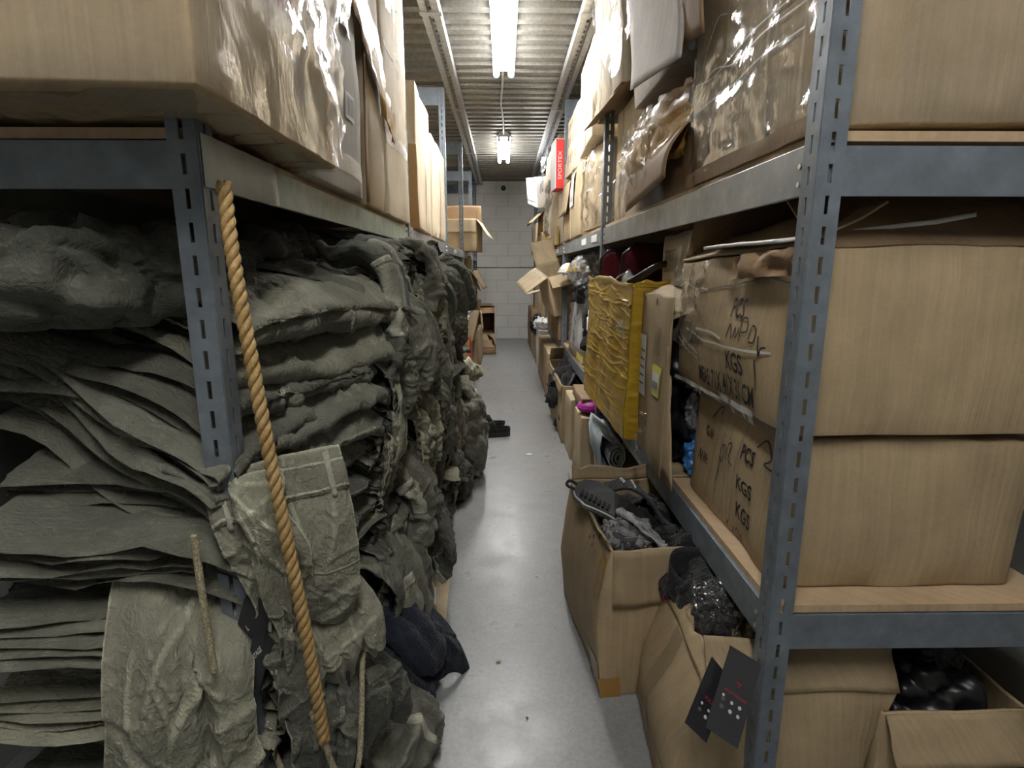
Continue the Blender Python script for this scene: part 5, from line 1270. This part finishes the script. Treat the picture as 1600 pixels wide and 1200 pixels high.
# between the second and third right posts
crumple('black garments piled behind the white plastic-sheathed carton', (.74, 3.55, ZM), (.36, .80, .62), 341, 'black_cloth', name='black_garments', cat='garment', ncr=50)
crumple('grey crinkled plastic bag on top of the black garments', (.62, 4.05, 1.10), (.26, .42, .20), 343, 'clear_bag', name='grey_plastic_bag', cat='bag', ncr=40, amp=.04)
crumple('dark grey pouch under the grey crinkled bag', (.66, 4.05, .98), (.30, .5, .15), 345, 'black_plastic', name='dark_pouch', cat='bag', ncr=30)
def helmet(label, loc, mat, r):
    a = np.linspace(0, math.pi/2, 9); b = np.arange(18)*2*math.pi/18; t = thing('hard_hat', label, 'helmet', loc)
    P = np.array([[(r*math.sin(p)*math.cos(q), r*1.15*math.sin(p)*math.sin(q), r*.9*math.cos(p)) for q in b] for p in np.maximum(a, .02)])
    part('shell', P.reshape(-1, 3), grid_faces(9, 18, True), mat, t, True, .003)
    part('brim', *tube_geo([(r*1.06*math.cos(q), r*1.25*math.sin(q), .002) for q in np.append(b, b[0])], .007, 6), mat, t, True)
helmet('yellow rounded cap under the right upper shelf', (.60, 4.45, 1.20), 'yellow_plastic', .10); helmet('white rounded cap beside the yellow one under the right upper shelf', (.55, 4.78, 1.19), 'white_enamel', .085)
leg('thin white plastic strap dangling beside the golden carton', [(.52, 3.35, .98), (.49, 3.25, .92), (.50, 3.15, .80), (.53, 3.12, .62)], .02, .003, (.2, 1, 0), 347, 'paper', name='plastic_strap', cat='strap', ncr=4, amp=.004, nu=24, nv=10)
crumple('white crinkled plastic hanging at the far end of the golden carton', (.56, 3.14, ZM+.01), (.10, .12, .26), 349, 'clear_bag', name='plastic_film', cat='packaging', ncr=30)
# straps in the long floor carton
for i in range(6):
    x = .50+.04*(i % 3); y = 4.0+.13*i
    o = part('black_strap', *tube_geo(catmull([(x-.05, y-.1, .36), (x, y-.05, .44+.01*(i % 2)), (x+.03, y+.05, .45), (x+.08, y+.14, .38)], 16), .016, 7), 'black_plastic', smooth=True)
    tag(o, ORD[i]+' black webbing strap from the near end of the long floor carton', 'strap', 'black straps in the long floor carton')
crumple('tangle of black webbing filling the long floor carton', (.60, 4.36, .02), (.34, .95, .38), 351, 'black_cloth', name='webbing_tangle', cat='strap', ncr=50)
crumple('black bag sitting on the floor far down the right side', (.50, 7.6, .345), (.24, .5, .26), 353, 'black_plastic', name='black_bag', cat='bag', ncr=30)
crumple('white plastic bag on the white carton far down the right side', (.50, 6.85, .505), (.22, .4, .10), 355, 'paper', name='white_bag', cat='bag', ncr=30)
crumple('black plastic bag in the carton behind the near right post', (.96, 1.2, .02), (.26, .36, .36), 357, 'black_plastic', name='black_bag', cat='bag', ncr=40, amp=.04)
crumple('black bags under the right upper shelf past the third post', (.78, 5.5, 1.1), (.3, .5, .2), 359, 'black_cloth', name='black_bag', cat='bag', ncr=30)
# floor litter
rl = random.Random(5)
lit = [(.165, 3.55)]+sorted([(-.02, 4.9), (-.25, 2.2), (-.05, 4.45), (.02, 2.7), (.13, 2.05), (.06, 1.32), (.10, 3.0), (.0, 5.6), (.2, 6.4), (-.1, 7.3), (-.02, 1.55)], key=lambda q: q[1])
for i, (x, y) in enumerate(lit):
    s_ = rl.uniform(.004, .011) if i else .028
    v = [(s_*rl.uniform(.5, 1)*math.cos(q), s_*rl.uniform(.5, 1)*math.sin(q), rl.uniform(.001, .006)) for q in np.arange(6)*math.pi/3]
    o = part('paper_scrap', v, [tuple(range(6))], ('paper', 'ink_grey', 'card_light')[i % 3] if i else 'paper', solid=.001, off=1); o.location = (x, y, 0.0)
    tag(o, ORD[i-1]+' tiny scrap of floor litter counting away from the viewer' if i else 'white scrap of paper on the floor beside the right cartons', 'litter', 'litter scraps on the floor' if i else None)
